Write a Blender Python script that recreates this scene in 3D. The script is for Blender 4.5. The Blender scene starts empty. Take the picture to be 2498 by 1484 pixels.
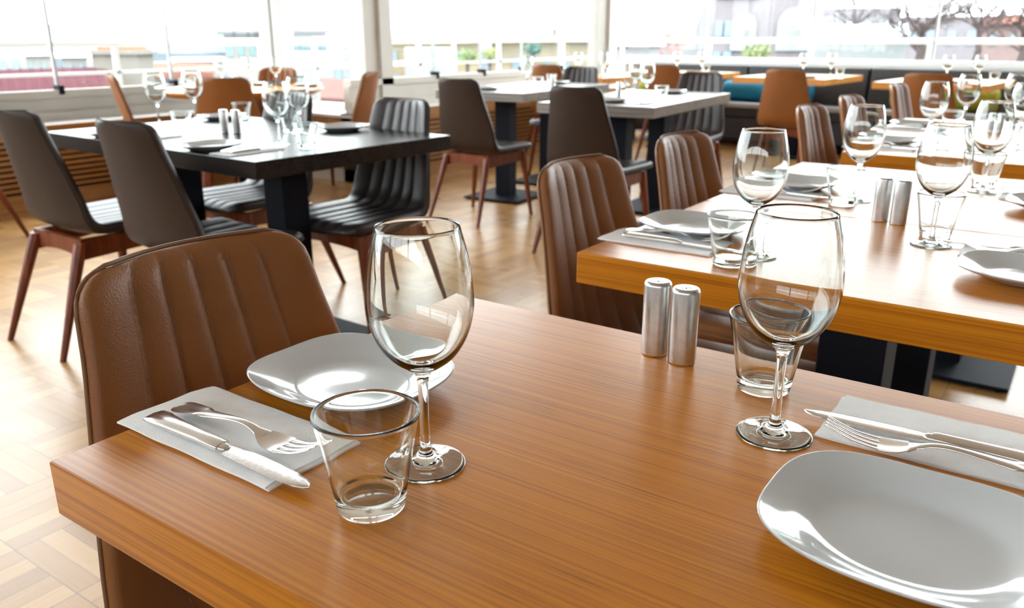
import bpy, math, random
from mathutils import Vector, Matrix

S = bpy.context.scene
COL = S.collection
W, H, F = 2498, 1484, 2004.75
CAM = Vector((0, 0, 1.102))
# columns: camera right, camera down, camera forward, written in world axes
RX = Vector((0.81999, 0.57238, 0.0))
RZ = Vector((-0.54430, 0.77963, -0.30971)).normalized()
RX = (RX - RZ * RX.dot(RZ)).normalized()
RY = RZ.cross(RX).normalized()          # points down in the picture
if RY.z > 0:
    RY = -RY

# ------------------------------------------------------------------ camera
cd = bpy.data.cameras.new('camera')
cd.sensor_width = 36.0
cd.lens = F / W * 36.0
cd.clip_end = 20000
cd.clip_start = 0.02
cam = bpy.data.objects.new('camera', cd)
COL.objects.link(cam)
M = Matrix((RX, -RY, -RZ)).transposed().to_4x4()
M.translation = CAM
cam.matrix_world = M
cd.dof.use_dof = True
cd.dof.focus_distance = 0.80
cd.dof.aperture_fstop = 8.0
S.camera = cam

# ------------------------------------------------------------------ view, world
S.view_settings.view_transform = 'Standard'
S.view_settings.look = 'None'
S.view_settings.gamma = 1
S.view_settings.use_curve_mapping = False
S.view_settings.exposure = 0.62
S.cycles.use_denoising = True
S.cycles.max_bounces = 12
S.cycles.transmission_bounces = 12
S.cycles.transparent_max_bounces = 16
S.cycles.sample_clamp_indirect = 12.0
world = bpy.data.worlds.new('world')
S.world = world
world.use_nodes = True
wt = world.node_tree
for n in list(wt.nodes):
    wt.nodes.remove(n)
wo = wt.nodes.new('ShaderNodeOutputWorld')
bg = wt.nodes.new('ShaderNodeBackground')
bg.inputs['Color'].default_value = (0.93, 0.97, 1.0, 1)
bg.inputs['Strength'].default_value = 5.6
wt.links.new(bg.outputs[0], wo.inputs[0])


def far(px, py, D):
    """world point seen at photo pixel (px,py), D metres away over the ground"""
    d = RX * ((px - W / 2) / F) + RY * ((py - H / 2) / F) + RZ
    t = D / math.hypot(d.x, d.y)
    return CAM + d * t


# ------------------------------------------------------------------ node helpers
def mat(name):
    m = bpy.data.materials.new(name)
    m.use_nodes = True
    nt = m.node_tree
    b = nt.nodes['Principled BSDF']
    return m, nt, b


def simple(name, c, rough=0.5, metal=0.0, spec=0.5, noise=0.0, nscale=20.0, bump=0.0, bscale=300.0, coat=0.0):
    m, nt, b = mat(name)
    b.inputs['Base Color'].default_value = (*c, 1)
    b.inputs['Roughness'].default_value = rough
    b.inputs['Metallic'].default_value = metal
    b.inputs['Specular IOR Level'].default_value = spec
    b.inputs['Coat Weight'].default_value = coat
    b.inputs['Coat Roughness'].default_value = 0.15
    tc = nt.nodes.new('ShaderNodeTexCoord')
    if noise > 0:
        nz = nt.nodes.new('ShaderNodeTexNoise')
        nz.inputs['Scale'].default_value = nscale
        nz.inputs['Detail'].default_value = 4
        nt.links.new(tc.outputs['Object'], nz.inputs['Vector'])
        rp = nt.nodes.new('ShaderNodeValToRGB')
        rp.color_ramp.elements[0].color = (*[x * (1 - noise) for x in c], 1)
        rp.color_ramp.elements[1].color = (*[min(1, x * (1 + noise)) for x in c], 1)
        rp.color_ramp.elements[0].position = 0.35
        rp.color_ramp.elements[1].position = 0.65
        nt.links.new(nz.outputs['Fac'], rp.inputs[0])
        nt.links.new(rp.outputs[0], b.inputs['Base Color'])
    if bump > 0:
        nb = nt.nodes.new('ShaderNodeTexNoise')
        nb.inputs['Scale'].default_value = bscale
        nb.inputs['Detail'].default_value = 2
        nt.links.new(tc.outputs['Object'], nb.inputs['Vector'])
        bp = nt.nodes.new('ShaderNodeBump')
        bp.inputs['Strength'].default_value = bump
        bp.inputs['Distance'].default_value = 0.001
        nt.links.new(nb.outputs['Fac'], bp.inputs['Height'])
        nt.links.new(bp.outputs[0], b.inputs['Normal'])
    return m


def grain(name, dark, mid, light, scale=(2, 90, 90), rough=0.3, coat=0.0, flecks=True, spec=0.5):
    """wood with long fibres along local X and short dark growth marks"""
    m, nt, b = mat(name)
    N, L = nt.nodes.new, nt.links.new
    tc = N('ShaderNodeTexCoord')

    def noise(sc, detail=3, dist=0.0):
        mp = N('ShaderNodeMapping')
        mp.inputs['Scale'].default_value = sc
        L(tc.outputs['Object'], mp.inputs['Vector'])
        nz = N('ShaderNodeTexNoise')
        nz.inputs['Scale'].default_value = 1.0
        nz.inputs['Detail'].default_value = detail
        nz.inputs['Distortion'].default_value = dist
        L(mp.outputs[0], nz.inputs['Vector'])
        return nz.outputs['Fac']
    a = noise(scale, 4)
    a2 = noise((scale[0] * 0.5, scale[1] * 0.28, scale[2] * 0.28), 2)
    mx = N('ShaderNodeMix')
    mx.inputs[0].default_value = 0.33
    L(a, mx.inputs[2]); L(a2, mx.inputs[3])
    rp = N('ShaderNodeValToRGB')
    e = rp.color_ramp.elements
    e[0].color = (*dark, 1); e[0].position = 0.33
    e[1].color = (*light, 1); e[1].position = 0.66
    k = e.new(0.5); k.color = (*mid, 1)
    L(mx.outputs[0], rp.inputs[0])
    out = rp.outputs[0]
    if flecks:
        f = noise((scale[0] * 5, scale[1] * 2.6, scale[2] * 2.6), 2)
        g = noise((9, 16, 16), 1)
        r2 = N('ShaderNodeValToRGB')
        r2.color_ramp.elements[0].position = 0.53
        r2.color_ramp.elements[1].position = 0.72
        L(f, r2.inputs[0])
        r3 = N('ShaderNodeValToRGB')
        r3.color_ramp.elements[0].position = 0.47
        r3.color_ramp.elements[1].position = 0.66
        L(g, r3.inputs[0])
        mm = N('ShaderNodeMath'); mm.operation = 'MULTIPLY'
        L(r2.outputs[0], mm.inputs[0]); L(r3.outputs[0], mm.inputs[1])
        m2 = N('ShaderNodeMix'); m2.data_type = 'RGBA'
        L(mm.outputs[0], m2.inputs[0]); L(out, m2.inputs[6])
        m2.inputs[7].default_value = (*[x * 0.45 for x in dark], 1)
        out = m2.outputs[2]
    L(out, b.inputs['Base Color'])
    b.inputs['Roughness'].default_value = rough
    b.inputs['Specular IOR Level'].default_value = spec
    b.inputs['Coat Weight'].default_value = coat
    b.inputs['Coat Roughness'].default_value = 0.2
    return m


def leather(name, c, rough=0.42, spec=0.5):
    m, nt, b = mat(name)
    N, L = nt.nodes.new, nt.links.new
    tc = N('ShaderNodeTexCoord')
    nz = N('ShaderNodeTexNoise'); nz.inputs['Scale'].default_value = 9; nz.inputs['Detail'].default_value = 4
    L(tc.outputs['Object'], nz.inputs['Vector'])
    rp = N('ShaderNodeValToRGB')
    rp.color_ramp.elements[0].color = (*[x * 0.82 for x in c], 1)
    rp.color_ramp.elements[1].color = (*[min(1, x * 1.15) for x in c], 1)
    L(nz.outputs['Fac'], rp.inputs[0]); L(rp.outputs[0], b.inputs['Base Color'])
    v = N('ShaderNodeTexVoronoi'); v.inputs['Scale'].default_value = 420
    L(tc.outputs['Object'], v.inputs['Vector'])
    n2 = N('ShaderNodeTexNoise'); n2.inputs['Scale'].default_value = 160; n2.inputs['Detail'].default_value = 3
    L(tc.outputs['Object'], n2.inputs['Vector'])
    ad = N('ShaderNodeMath'); ad.operation = 'ADD'
    L(v.outputs['Distance'], ad.inputs[0]); L(n2.outputs['Fac'], ad.inputs[1])
    bp = N('ShaderNodeBump'); bp.inputs['Strength'].default_value = 0.35; bp.inputs['Distance'].default_value = 0.0008
    L(ad.outputs[0], bp.inputs['Height']); L(bp.outputs[0], b.inputs['Normal'])
    b.inputs['Roughness'].default_value = rough
    b.inputs['Specular IOR Level'].default_value = spec
    return m


def parquet(name):
    """basket-weave blocks of five strips, 0.263 m square"""
    m, nt, b = mat(name)
    N, L = nt.nodes.new, nt.links.new
    tc = N('ShaderNodeTexCoord')
    sp = N('ShaderNodeSeparateXYZ'); L(tc.outputs['Object'], sp.inputs[0])

    def math_(op, a, bb=None, c=None):
        n = N('ShaderNodeMath'); n.operation = op
        for i, x in enumerate((a, bb, c)):
            if x is None:
                continue
            if isinstance(x, (int, float)):
                n.inputs[i].default_value = x
            else:
                L(x, n.inputs[i])
        return n.outputs[0]
    T = 0.263
    u = math_('DIVIDE', math_('ADD', sp.outputs[0], 1.566 + 100 * T), T)
    v = math_('DIVIDE', math_('ADD', sp.outputs[1], -0.662 + 100 * T), T)
    iu, iv = math_('FLOOR', u), math_('FLOOR', v)
    fu, fv = math_('FRACT', u), math_('FRACT', v)
    par = math_('MODULO', math_('ADD', math_('ADD', iu, iv), 1), 2)      # 0 or 1
    ipar = math_('SUBTRACT', 1, par)
    across = math_('ADD', math_('MULTIPLY', fu, par), math_('MULTIPLY', fv, ipar))
    along = math_('ADD', math_('MULTIPLY', fv, par), math_('MULTIPLY', fu, ipar))
    st = math_('MULTIPLY', across, 5)
    si, sf = math_('FLOOR', st), math_('FRACT', st)
    cb = N('ShaderNodeCombineXYZ')
    L(iu, cb.inputs[0]); L(iv, cb.inputs[1]); L(si, cb.inputs[2])
    wn = N('ShaderNodeTexWhiteNoise'); L(cb.outputs[0], wn.inputs[0])
    # fibres along the strip
    c2 = N('ShaderNodeCombineXYZ')
    L(math_('MULTIPLY', along, 1.6), c2.inputs[0]); L(math_('MULTIPLY', across, 34), c2.inputs[1])
    L(math_('MULTIPLY', wn.outputs[0], 60), c2.inputs[2])
    nz = N('ShaderNodeTexNoise'); nz.inputs['Scale'].default_value = 1.0; nz.inputs['Detail'].default_value = 4
    L(c2.outputs[0], nz.inputs['Vector'])
    rp = N('ShaderNodeValToRGB')
    e = rp.color_ramp.elements
    e[0].color = (0.31, 0.145, 0.042, 1); e[0].position = 0.0
    e[1].color = (0.60, 0.36, 0.145, 1); e[1].position = 1.0
    k = e.new(0.5); k.color = (0.46, 0.25, 0.085, 1)
    mixv = math_('ADD', math_('MULTIPLY', wn.outputs[0], 0.6), math_('MULTIPLY', nz.outputs['Fac'], 0.4))
    L(mixv, rp.inputs[0])
    # joints
    g1 = math_('LESS_THAN', math_('MINIMUM', sf, math_('SUBTRACT', 1, sf)), 0.022)
    g2 = math_('LESS_THAN', math_('MINIMUM', along, math_('SUBTRACT', 1, along)), 0.006)
    gp = math_('MAXIMUM', math_('MULTIPLY', g1, 0.55), math_('MULTIPLY', g2, 0.9))
    mx = N('ShaderNodeMix'); mx.data_type = 'RGBA'
    L(gp, mx.inputs[0]); L(rp.outputs[0], mx.inputs[6]); mx.inputs[7].default_value = (0.14, 0.08, 0.05, 1)
    L(mx.outputs[2], b.inputs['Base Color'])
    n3 = N('ShaderNodeTexNoise'); n3.inputs['Scale'].default_value = 3.0
    L(tc.outputs['Object'], n3.inputs['Vector'])
    L(math_('ADD', math_('MULTIPLY', n3.outputs['Fac'], 0.15), 0.22), b.inputs['Roughness'])
    bp = N('ShaderNodeBump'); bp.inputs['Strength'].default_value = 0.15; bp.inputs['Distance'].default_value = 0.002
    L(math_('ADD', math_('MULTIPLY', nz.outputs['Fac'], 0.3), math_('MULTIPLY', gp, -1)), bp.inputs['Height'])
    L(bp.outputs[0], b.inputs['Normal'])
    return m


def glass_mat(name, tint=(0.985, 1.0, 0.995), ior=1.47):
    m = bpy.data.materials.new(name); m.use_nodes = True
    nt = m.node_tree
    nt.nodes.remove(nt.nodes['Principled BSDF'])
    g = nt.nodes.new('ShaderNodeBsdfGlass')
    g.inputs['Color'].default_value = (*tint, 1)
    g.inputs['Roughness'].default_value = 0.0
    g.inputs['IOR'].default_value = ior
    nt.links.new(g.outputs[0], nt.nodes['Material Output'].inputs[0])
    return m


def pane_mat(name, tint=(0.97, 0.99, 0.985)):
    """thin window glass: lets light straight through, mirrors at grazing angles"""
    m = bpy.data.materials.new(name); m.use_nodes = True
    nt = m.node_tree
    nt.nodes.remove(nt.nodes['Principled BSDF'])
    t = nt.nodes.new('ShaderNodeBsdfTransparent'); t.inputs[0].default_value = (*tint, 1)
    g = nt.nodes.new('ShaderNodeBsdfGlossy'); g.inputs['Roughness'].default_value = 0.0
    f = nt.nodes.new('ShaderNodeFresnel')
    ge = nt.nodes.new('ShaderNodeNewGeometry')      # same reflectance from both faces of the pane
    im = nt.nodes.new('ShaderNodeMix'); im.inputs[2].default_value = 1.35; im.inputs[3].default_value = 1 / 1.35
    nt.links.new(ge.outputs['Backfacing'], im.inputs[0]); nt.links.new(im.outputs[0], f.inputs[0])
    x = nt.nodes.new('ShaderNodeMixShader')
    nt.links.new(f.outputs[0], x.inputs[0]); nt.links.new(t.outputs[0], x.inputs[1]); nt.links.new(g.outputs[0], x.inputs[2])
    nt.links.new(x.outputs[0], nt.nodes['Material Output'].inputs[0])
    return m


MT = dict(
    bamboo=grain('bamboo', (0.34, 0.096, 0.003), (0.52, 0.178, 0.006), (0.60, 0.232, 0.011), (1.1, 300, 300), 0.28, 0.0, True, 0.42),
    sofa_table=grain('orange_wood', (0.55, 0.20, 0.035), (0.68, 0.29, 0.05), (0.75, 0.36, 0.08), (2, 60, 60), 0.3, 0.2, False),
    black_wood=grain('black_stained_oak', (0.006, 0.005, 0.004), (0.012, 0.009, 0.008), (0.024, 0.019, 0.017), (3, 120, 120), 0.27, 0.0, False, 0.25),
    grey_wood=grain('grey_oak', (0.14, 0.12, 0.105), (0.24, 0.21, 0.185), (0.34, 0.31, 0.28), (3, 110, 110), 0.3, 0.1, False),
    mahogany=grain('red_brown_wood', (0.10, 0.021, 0.006), (0.18, 0.040, 0.012), (0.26, 0.066, 0.021), (40, 40, 3), 0.4, 0.0, False, 0.35),
    sill_wood=grain('honey_wood', (0.36, 0.16, 0.05), (0.46, 0.23, 0.085), (0.54, 0.30, 0.13), (60, 2, 60), 0.4, 0.0, False),
    tan=leather('tan_leather', (0.25, 0.094, 0.028), 0.46, 0.30),
    tan_back=leather('tan_leather_back', (0.30, 0.105, 0.026)),
    dark=leather('grey_brown_leather', (0.045, 0.034, 0.035), 0.36, 0.45),
    dark_back=leather('chocolate_leather', (0.036, 0.020, 0.013), 0.55, 0.25),
    thread=simple('brown_thread', (0.22, 0.11, 0.05), 0.7),
    thread_dark=simple('dark_thread', (0.035, 0.028, 0.025), 0.7),
    metal_black=simple('black_powder_coat', (0.007, 0.008, 0.014), 0.6, 0.0, 0.12, bump=0.1, bscale=600),
    porcelain=simple('white_porcelain', (0.58, 0.61, 0.63), 0.06, 0.0, 0.6, coat=0.5),
    paper=simple('white_paper', (0.93, 0.94, 0.95), 0.9, 0, 0.2, noise=0.02, nscale=60, bump=0.5, bscale=900),
    steel=simple('polished_steel', (0.84, 0.83, 0.82), 0.17, 1.0),
    blade=simple('worn_steel', (0.82, 0.81, 0.80), 0.26, 1.0, noise=0.08, nscale=350, bump=0.12, bscale=700),
    brushed=simple('brushed_steel', (0.62, 0.61, 0.60), 0.3, 1.0, noise=0.06, nscale=90),
    hole=simple('shaker_hole_black', (0.01, 0.01, 0.01), 0.8),
    glass=glass_mat('clear_glass'),
    pane=pane_mat('window_glass'),
    floor=parquet('oak_basket_parquet'),
    ceiling=simple('ceiling_paint', (0.84, 0.84, 0.84), 0.8, noise=0.03, nscale=3),
    wall=simple('wall_paint', (0.26, 0.24, 0.22), 0.8, noise=0.03, nscale=3),
    frame=simple('cream_frame', (0.72, 0.69, 0.63), 0.45, noise=0.03, nscale=5),
    white=simple('white_frame', (0.82, 0.84, 0.85), 0.4, noise=0.02, nscale=5),
    alu=simple('grey_aluminium', (0.42, 0.44, 0.45), 0.4, 0.6, noise=0.04, nscale=5),
    shelf=simple('white_shelf', (0.82, 0.82, 0.80), 0.35, noise=0.02, nscale=4),
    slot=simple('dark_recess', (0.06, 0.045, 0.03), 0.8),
    sofa=simple('charcoal_upholstery', (0.045, 0.046, 0.052), 0.6, noise=0.12, nscale=30, bump=0.3, bscale=500),
    sofa_sheen=simple('light_grey_seat_sheen', (0.50, 0.52, 0.54), 0.35, noise=0.04, nscale=20),  # light reflecting off the bench seat front, put into the colour
    blue=simple('teal_velvet', (0.010, 0.24, 0.42), 0.7, noise=0.15, nscale=40, bump=0.3, bscale=400),
    olive=simple('olive_velvet', (0.40, 0.40, 0.035), 0.7, noise=0.15, nscale=40, bump=0.3, bscale=400),
)


# ------------------------------------------------------------------ object helpers
def mesh_obj(name, V, Fc, mats, parent=None, smooth=False, fm=None, loc=None, rotz=0.0):
    me = bpy.data.meshes.new(name)
    me.from_pydata([tuple(v) for v in V], [], Fc)
    ms = mats if isinstance(mats, (list, tuple)) else [mats]
    for m in ms:
        me.materials.append(m)
    if fm:
        for p, i in zip(me.polygons, fm):
            p.material_index = i
    if smooth:
        for p in me.polygons:
            p.use_smooth = True
    me.validate()
    if smooth:
        me.set_sharp_from_angle(angle=math.radians(72))
    o = bpy.data.objects.new(name, me)
    COL.objects.link(o)
    if parent:
        o.parent = parent
    if loc:
        o.location = loc
    if rotz:
        o.rotation_euler.z = rotz
    return o


class MB:
    """collects shapes and links them as one mesh"""
    def __init__(s):
        s.V = []; s.F = []

    def add(s, V, Fc, M_=None):
        k = len(s.V)
        s.V += [(M_ @ Vector(v)) if M_ else Vector(v) for v in V]
        s.F += [tuple(i + k for i in f) for f in Fc]
        return s

    def box(s, x0, y0, z0, x1, y1, z1, M_=None):
        V = [(x0, y0, z0), (x1, y0, z0), (x1, y1, z0), (x0, y1, z0), (x0, y0, z1), (x1, y0, z1), (x1, y1, z1), (x0, y1, z1)]
        return s.add(V, [(0, 3, 2, 1), (4, 5, 6, 7), (0, 1, 5, 4), (1, 2, 6, 5), (2, 3, 7, 6), (3, 0, 4, 7)], M_)

    def tube(s, pts, r, n=8, closed=False, cap=True):
        k0 = len(s.V)
        pts = [Vector(p) for p in pts]
        m = len(pts)
        rr = r if isinstance(r, (list, tuple)) else [r] * m
        for i, p in enumerate(pts):
            a = pts[(i - 1) % m] if (closed or i > 0) else p
            b = pts[(i + 1) % m] if (closed or i < m - 1) else p
            t = (b - a)
            t = t.normalized() if t.length > 1e-9 else Vector((0, 0, 1))
            up = Vector((0, 0, 1)) if abs(t.z) < 0.9 else Vector((1, 0, 0))
            u = t.cross(up).normalized(); w = u.cross(t)
            for j in range(n):
                q = 2 * math.pi * j / n
                s.V.append(p + (u * math.cos(q) + w * math.sin(q)) * rr[i])
        segs = m if closed else m - 1
        for i in range(segs):
            a = k0 + i * n; b = k0 + ((i + 1) % m) * n
            for j in range(n):
                j2 = (j + 1) % n
                s.F.append((a + j, b + j, b + j2, a + j2))
        if cap and not closed:
            s.F.append(tuple(k0 + j for j in range(n)))
            s.F.append(tuple(k0 + (m - 1) * n + j for j in reversed(range(n))))
        return s

    def cyl(s, c, r, h, n=32, bev=0.0):
        prof = [(0, 0), (r - bev, 0), (r, bev), (r, h - bev), (r - bev, h), (0, h)] if bev else [(0, 0), (r, 0), (r, h), (0, h)]
        V, Fc = lathe(prof, n)
        return s.add(V, Fc, Matrix.Translation(c))

    def build(s, name, m, parent=None, smooth=False, **k):
        return mesh_obj(name, s.V, s.F, m, parent, smooth, **k)


def bevel(o, w=0.003, seg=2, angle=40):
    b = o.modifiers.new('bevel', 'BEVEL')
    b.width = w; b.segments = seg; b.limit_method = 'ANGLE'; b.angle_limit = math.radians(angle)
    b.harden_normals = False
    return o


def lathe(prof, n=48):
    V, Fc, rings = [], [], []
    for r, z in prof:
        if r < 1e-7:
            rings.append([len(V)]); V.append((0, 0, z))
        else:
            rings.append(list(range(len(V), len(V) + n)))
            V += [(r * math.cos(2 * math.pi * i / n), r * math.sin(2 * math.pi * i / n), z) for i in range(n)]
    for A, B in zip(rings[:-1], rings[1:]):
        for i in range(n):
            j = (i + 1) % n
            if len(A) == 1 and len(B) == 1:
                continue
            if len(A) == 1:
                Fc.append((A[0], B[j], B[i]))
            elif len(B) == 1:
                Fc.append((A[i], A[j], B[0]))
            else:
                Fc.append((A[i], A[j], B[j], B[i]))
    return V, Fc


def catmull(P, k=6):
    out = []
    P = [Vector(p) for p in P]
    for i in range(len(P) - 1):
        p0 = P[max(i - 1, 0)]; p1 = P[i]; p2 = P[i + 1]; p3 = P[min(i + 2, len(P) - 1)]
        for j in range(k):
            t = j / k
            out.append(0.5 * ((2 * p1) + (p2 - p0) * t + (2 * p0 - 5 * p1 + 4 * p2 - p3) * t * t + (3 * p1 - p0 - 3 * p2 + p3) * t ** 3))
    out.append(P[-1])
    return out


def empty(name, loc=(0, 0, 0), rotz=0.0):
    o = bpy.data.objects.new(name, None)
    o.empty_display_size = 0.05
    COL.objects.link(o)
    o.location = loc; o.rotation_euler.z = rotz
    return o


def tag(o, label=None, cat=None, group=None, kind=None):
    if label: o['label'] = label
    if cat: o['category'] = cat
    if group: o['group'] = group
    if kind: o['kind'] = kind
    return o


def children(o):
    return [c for c in ALLCH.get(o.name, [])]


ALLCH = {}


def reg(root):
    """remember the children of a prototype"""
    for o in COL.objects:
        if o.parent is root:
            ALLCH.setdefault(root.name, []).append(o)
            reg(o)


def copy_tree(o, parent=None):
    c = o.copy()
    COL.objects.link(c)
    if parent:
        c.parent = parent
    for ch in children(o):
        copy_tree(ch, c)
    return c


class Proto:
    """first use hands out the prototype itself, later uses hand out copies with copied parts"""
    def __init__(s, root):
        s.root = root; s.used = False; reg(root)

    def put(s, loc, rotz, label, cat, group=None, tilt=None):
        if s.used:
            o = copy_tree(s.root)
        else:
            o = s.root; s.used = True
        o.location = loc
        o.rotation_euler = (0, 0, rotz)
        for k in ('label', 'category', 'group'):
            if k in o: del o[k]
        return tag(o, label, cat, group)


def struct(o):
    o['kind'] = 'structure'
    return o


# ================================================================== ROOM SHELL
XA, XB, YJ, YC = -5.67, -4.46, 4.60, 9.12      # cover faces; glass runs 0.3 m behind them
GA, GB, GJ = -5.97, -4.76, 4.93
CEIL = 3.95
HEAD = 3.72
struct(MB().box(-6.2, -3.2, -0.12, 4.2, 9.9, 0.0).build('floor', MT['floor']))
struct(MB().box(-6.2, -3.2, CEIL, 4.2, 9.9, CEIL + 0.15).build('ceiling', MT['ceiling']))
# wall behind the camera and wall on the right carry wide windows
def windowed_wall(name, n0, fixed, a0, a1, axis, bays, sill=0.9, head=2.7, inward=1):
    m = MB()
    def bx(a, b, z0, z1):
        if axis == 'x':
            m.box(a, fixed - 0.06, z0, b, fixed + 0.06, z1)
        else:
            m.box(fixed - 0.06, a, z0, fixed + 0.06, b, z1)
    bx(a0, a1, 0, sill); bx(a0, a1, head, CEIL)
    w = (a1 - a0) / bays
    for i in range(bays + 1):
        c = a0 + i * w
        bx(max(a0, c - 0.1), min(a1, c + 0.1), sill, head)
    struct(m.build(name, MT['wall']))
    for i in range(bays):
        c0, c1 = a0 + i * w + 0.1, a0 + (i + 1) * w - 0.1
        g = MB()
        if axis == 'x': g.box(c0, fixed - 0.004, sill, c1, fixed + 0.004, head)
        else: g.box(fixed - 0.004, c0, sill, fixed + 0.004, c1, head)
        o = struct(g.build('window_%d' % (n0 + i), MT['pane']))
        fr = MB()
        for k in range(1, 3):
            q = c0 + (c1 - c0) * k / 3
            if axis == 'x': fr.box(q - 0.02, fixed - 0.03, sill, q + 0.02, fixed + 0.03, head)
            else: fr.box(fixed - 0.03, q - 0.02, sill, fixed + 0.03, q + 0.02, head)
        fr.build('mullion', MT['white'], o)
windowed_wall('wall_rear', 20, -3.1, -6.1, 4.1, 'x', 3, 1.7, 2.3)
struct(MB().box(4.04, -3.1, 0, 4.16, 9.8, CEIL).build('wall_right', MT['wall']))

# --- left facade A : low cover, frame, glass, rail posts
def facade_along_y(prefix, cover_x, glass_x, y0, y1, top, frame_top, wn, mull, matf):
    m = MB(); m.box(glass_x - 0.08, y0, 0, cover_x - 0.02, y1, top - 0.03)
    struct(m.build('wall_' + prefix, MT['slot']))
    struct(MB().box(glass_x - 0.02, y0, top - 0.03, cover_x - 0.012, y1, top).build('trim_%d' % wn, MT['shelf']))
    # wooden nosing and slatted radiator front
    c = empty('radiator_cover', (cover_x, (y0 + y1) / 2, 0))
    hy = (y1 - y0) / 2
    MB().box(-0.012, -hy, top - 0.085, 0.012, hy, top).build('nosing', MT['sill_wood'], c)
    MB().box(-0.016, -hy, 0.0, 0.0, hy, 0.115).build('kickboard', MT['sill_wood'], c)
    s = MB()
    z = 0.135
    while z < top - 0.10:
        s.box(-0.016, -hy, z, 0.004, hy, z + 0.02)
        z += 0.036
    s.build('slats', MT['sill_wood'], c)
    # window frame standing on the shelf
    f = MB().box(glass_x - 0.03, y0, top, glass_x + 0.03, y1, frame_top)
    f.box(glass_x + 0.03, y0, top, glass_x + 0.06, y1, top + 0.06)
    f.box(glass_x + 0.03, y0, frame_top - 0.05, glass_x + 0.05, y1, frame_top)
    f.box(glass_x - 0.04, y0, HEAD, glass_x + 0.04, y1, CEIL)
    w = struct(MB().box(glass_x - 0.004, y0, frame_top, glass_x + 0.004, y1, HEAD).build('window_%d' % wn, MT['pane']))
    f.build('window_frame', matf, w)
    for y in mull:
        MB().box(glass_x - 0.012, y - 0.009, frame_top, glass_x + 0.012, y + 0.009, HEAD).build('mullion', MT['alu'], w)
        MB().box(glass_x - 0.02, y - 0.018, frame_top - 0.03, glass_x + 0.055, y + 0.018, frame_top + 0.03).build('glass_clamp', MT['metal_black'], w)
    return c

MT['frameA'] = simple('grey_beige_frame', (0.50, 0.49, 0.46), 0.5, noise=0.04, nscale=5)
ca = facade_along_y('left', XA, GA, -3.0, 4.86, 0.545, 0.75, 1, [-1.4, -0.5, 0.4, 1.27, 2.15, 3.03, 3.92], MT['frameA'])
tag(ca, 'slatted honey wood radiator cover running below the far left window', 'radiator cover')
cb = facade_along_y('far_left', XB, GB, 4.60, 8.75, 0.562, 0.785, 2, [5.635, 6.306, 6.978, 7.67], MT['frame'])
tag(cb, 'slatted honey wood radiator cover behind the chocolate chairs and grey tables', 'radiator cover')
# --- jog J between the two
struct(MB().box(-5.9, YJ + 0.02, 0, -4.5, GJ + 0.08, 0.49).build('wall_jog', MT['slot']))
struct(MB().box(-5.67, YJ, 0.0, -4.47, YJ + 0.02, 0.10).build('baseboard_jog', MT['frame']))
struct(MB().box(-5.67, YJ, 0.42, -4.47, YJ + 0.03, 0.50).box(-5.67, YJ + 0.004, 0.10, -4.47, YJ + 0.02, 0.26).build('trim_jog', MT['sill_wood']))
struct(MB().box(-5.9, YJ - 0.005, 0.50, -4.47, GJ, 0.522).build('trim_3', MT['shelf']))
wj = struct(MB().box(-5.9, GJ - 0.004, 0.56, -4.9, GJ + 0.004, HEAD).build('window_3', MT['pane']))
MB().box(-5.95, GJ - 0.03, 0.522, -4.9, GJ + 0.03, 0.575).box(-5.95, GJ - 0.03, HEAD, -4.9, GJ + 0.03, CEIL).build('window_frame', MT['white'], wj)
struct(MB().box(-6.02, 4.84, 0, -5.88, 5.06, CEIL).build('trim_4', MT['frameA']))
struct(MB().box(-5.88, 4.86, 0.5, -5.82, 5.04, CEIL).build('trim_5', MT['white']))
# column at the jog
struct(MB().box(-4.99, 4.88, 0, -4.86, 5.08, CEIL).build('trim_6', MT['white']))
struct(MB().box(-4.86, 4.80, 0.56, -4.74, 5.08, CEIL).box(-4.74, 4.95, 0.56, -4.71, 5.08, CEIL).build('trim_7', MT['frame']))
# corner post of B and C
struct(MB().box(-4.84, 8.42, 0, -4.70, 8.60, CEIL).build('trim_8', MT['frameA']))
struct(MB().box(-4.80, 8.60, 0, -4.66, 8.74, CEIL).build('trim_9', MT['white']))

# --- back facade C, turned four degrees
TH = math.radians(-4.0)
CO = Vector((-4.75, 9.21, 0))
def cpt(u, v=0.0, z=0.0):
    return Vector((CO.x + u * math.cos(TH) - v * math.sin(TH), CO.y + u * math.sin(TH) + v * math.cos(TH), z))
MC = Matrix.Translation(CO) @ Matrix.Rotation(TH, 4, 'Z')
struct(MB().box(0, -0.02, 0, 8.9, 0.12, 0.80, MC).build('wall_back', MT['wall']))
struct(MB().box(0, -0.08, 0.80, 8.9, 0.14, 0.835, MC).build('trim_10', MT['white']))
wc = struct(MB().box(0, 0.03, 0.87, 8.9, 0.038, HEAD, MC).build('window_4', MT['pane']))
MB().box(0, 0.0, 0.835, 8.9, 0.07, 0.885, MC).box(0, 0.0, HEAD, 8.9, 0.07, CEIL, MC).build('window_frame', MT['white'], wc)
for u in (0.99, 2.20, 3.36, 4.55, 5.75, 6.95, 8.1):
    MB().box(u - 0.010, 0.015, 0.885, u + 0.010, 0.055, HEAD, MC).build('mullion', MT['alu'], wc)

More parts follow.
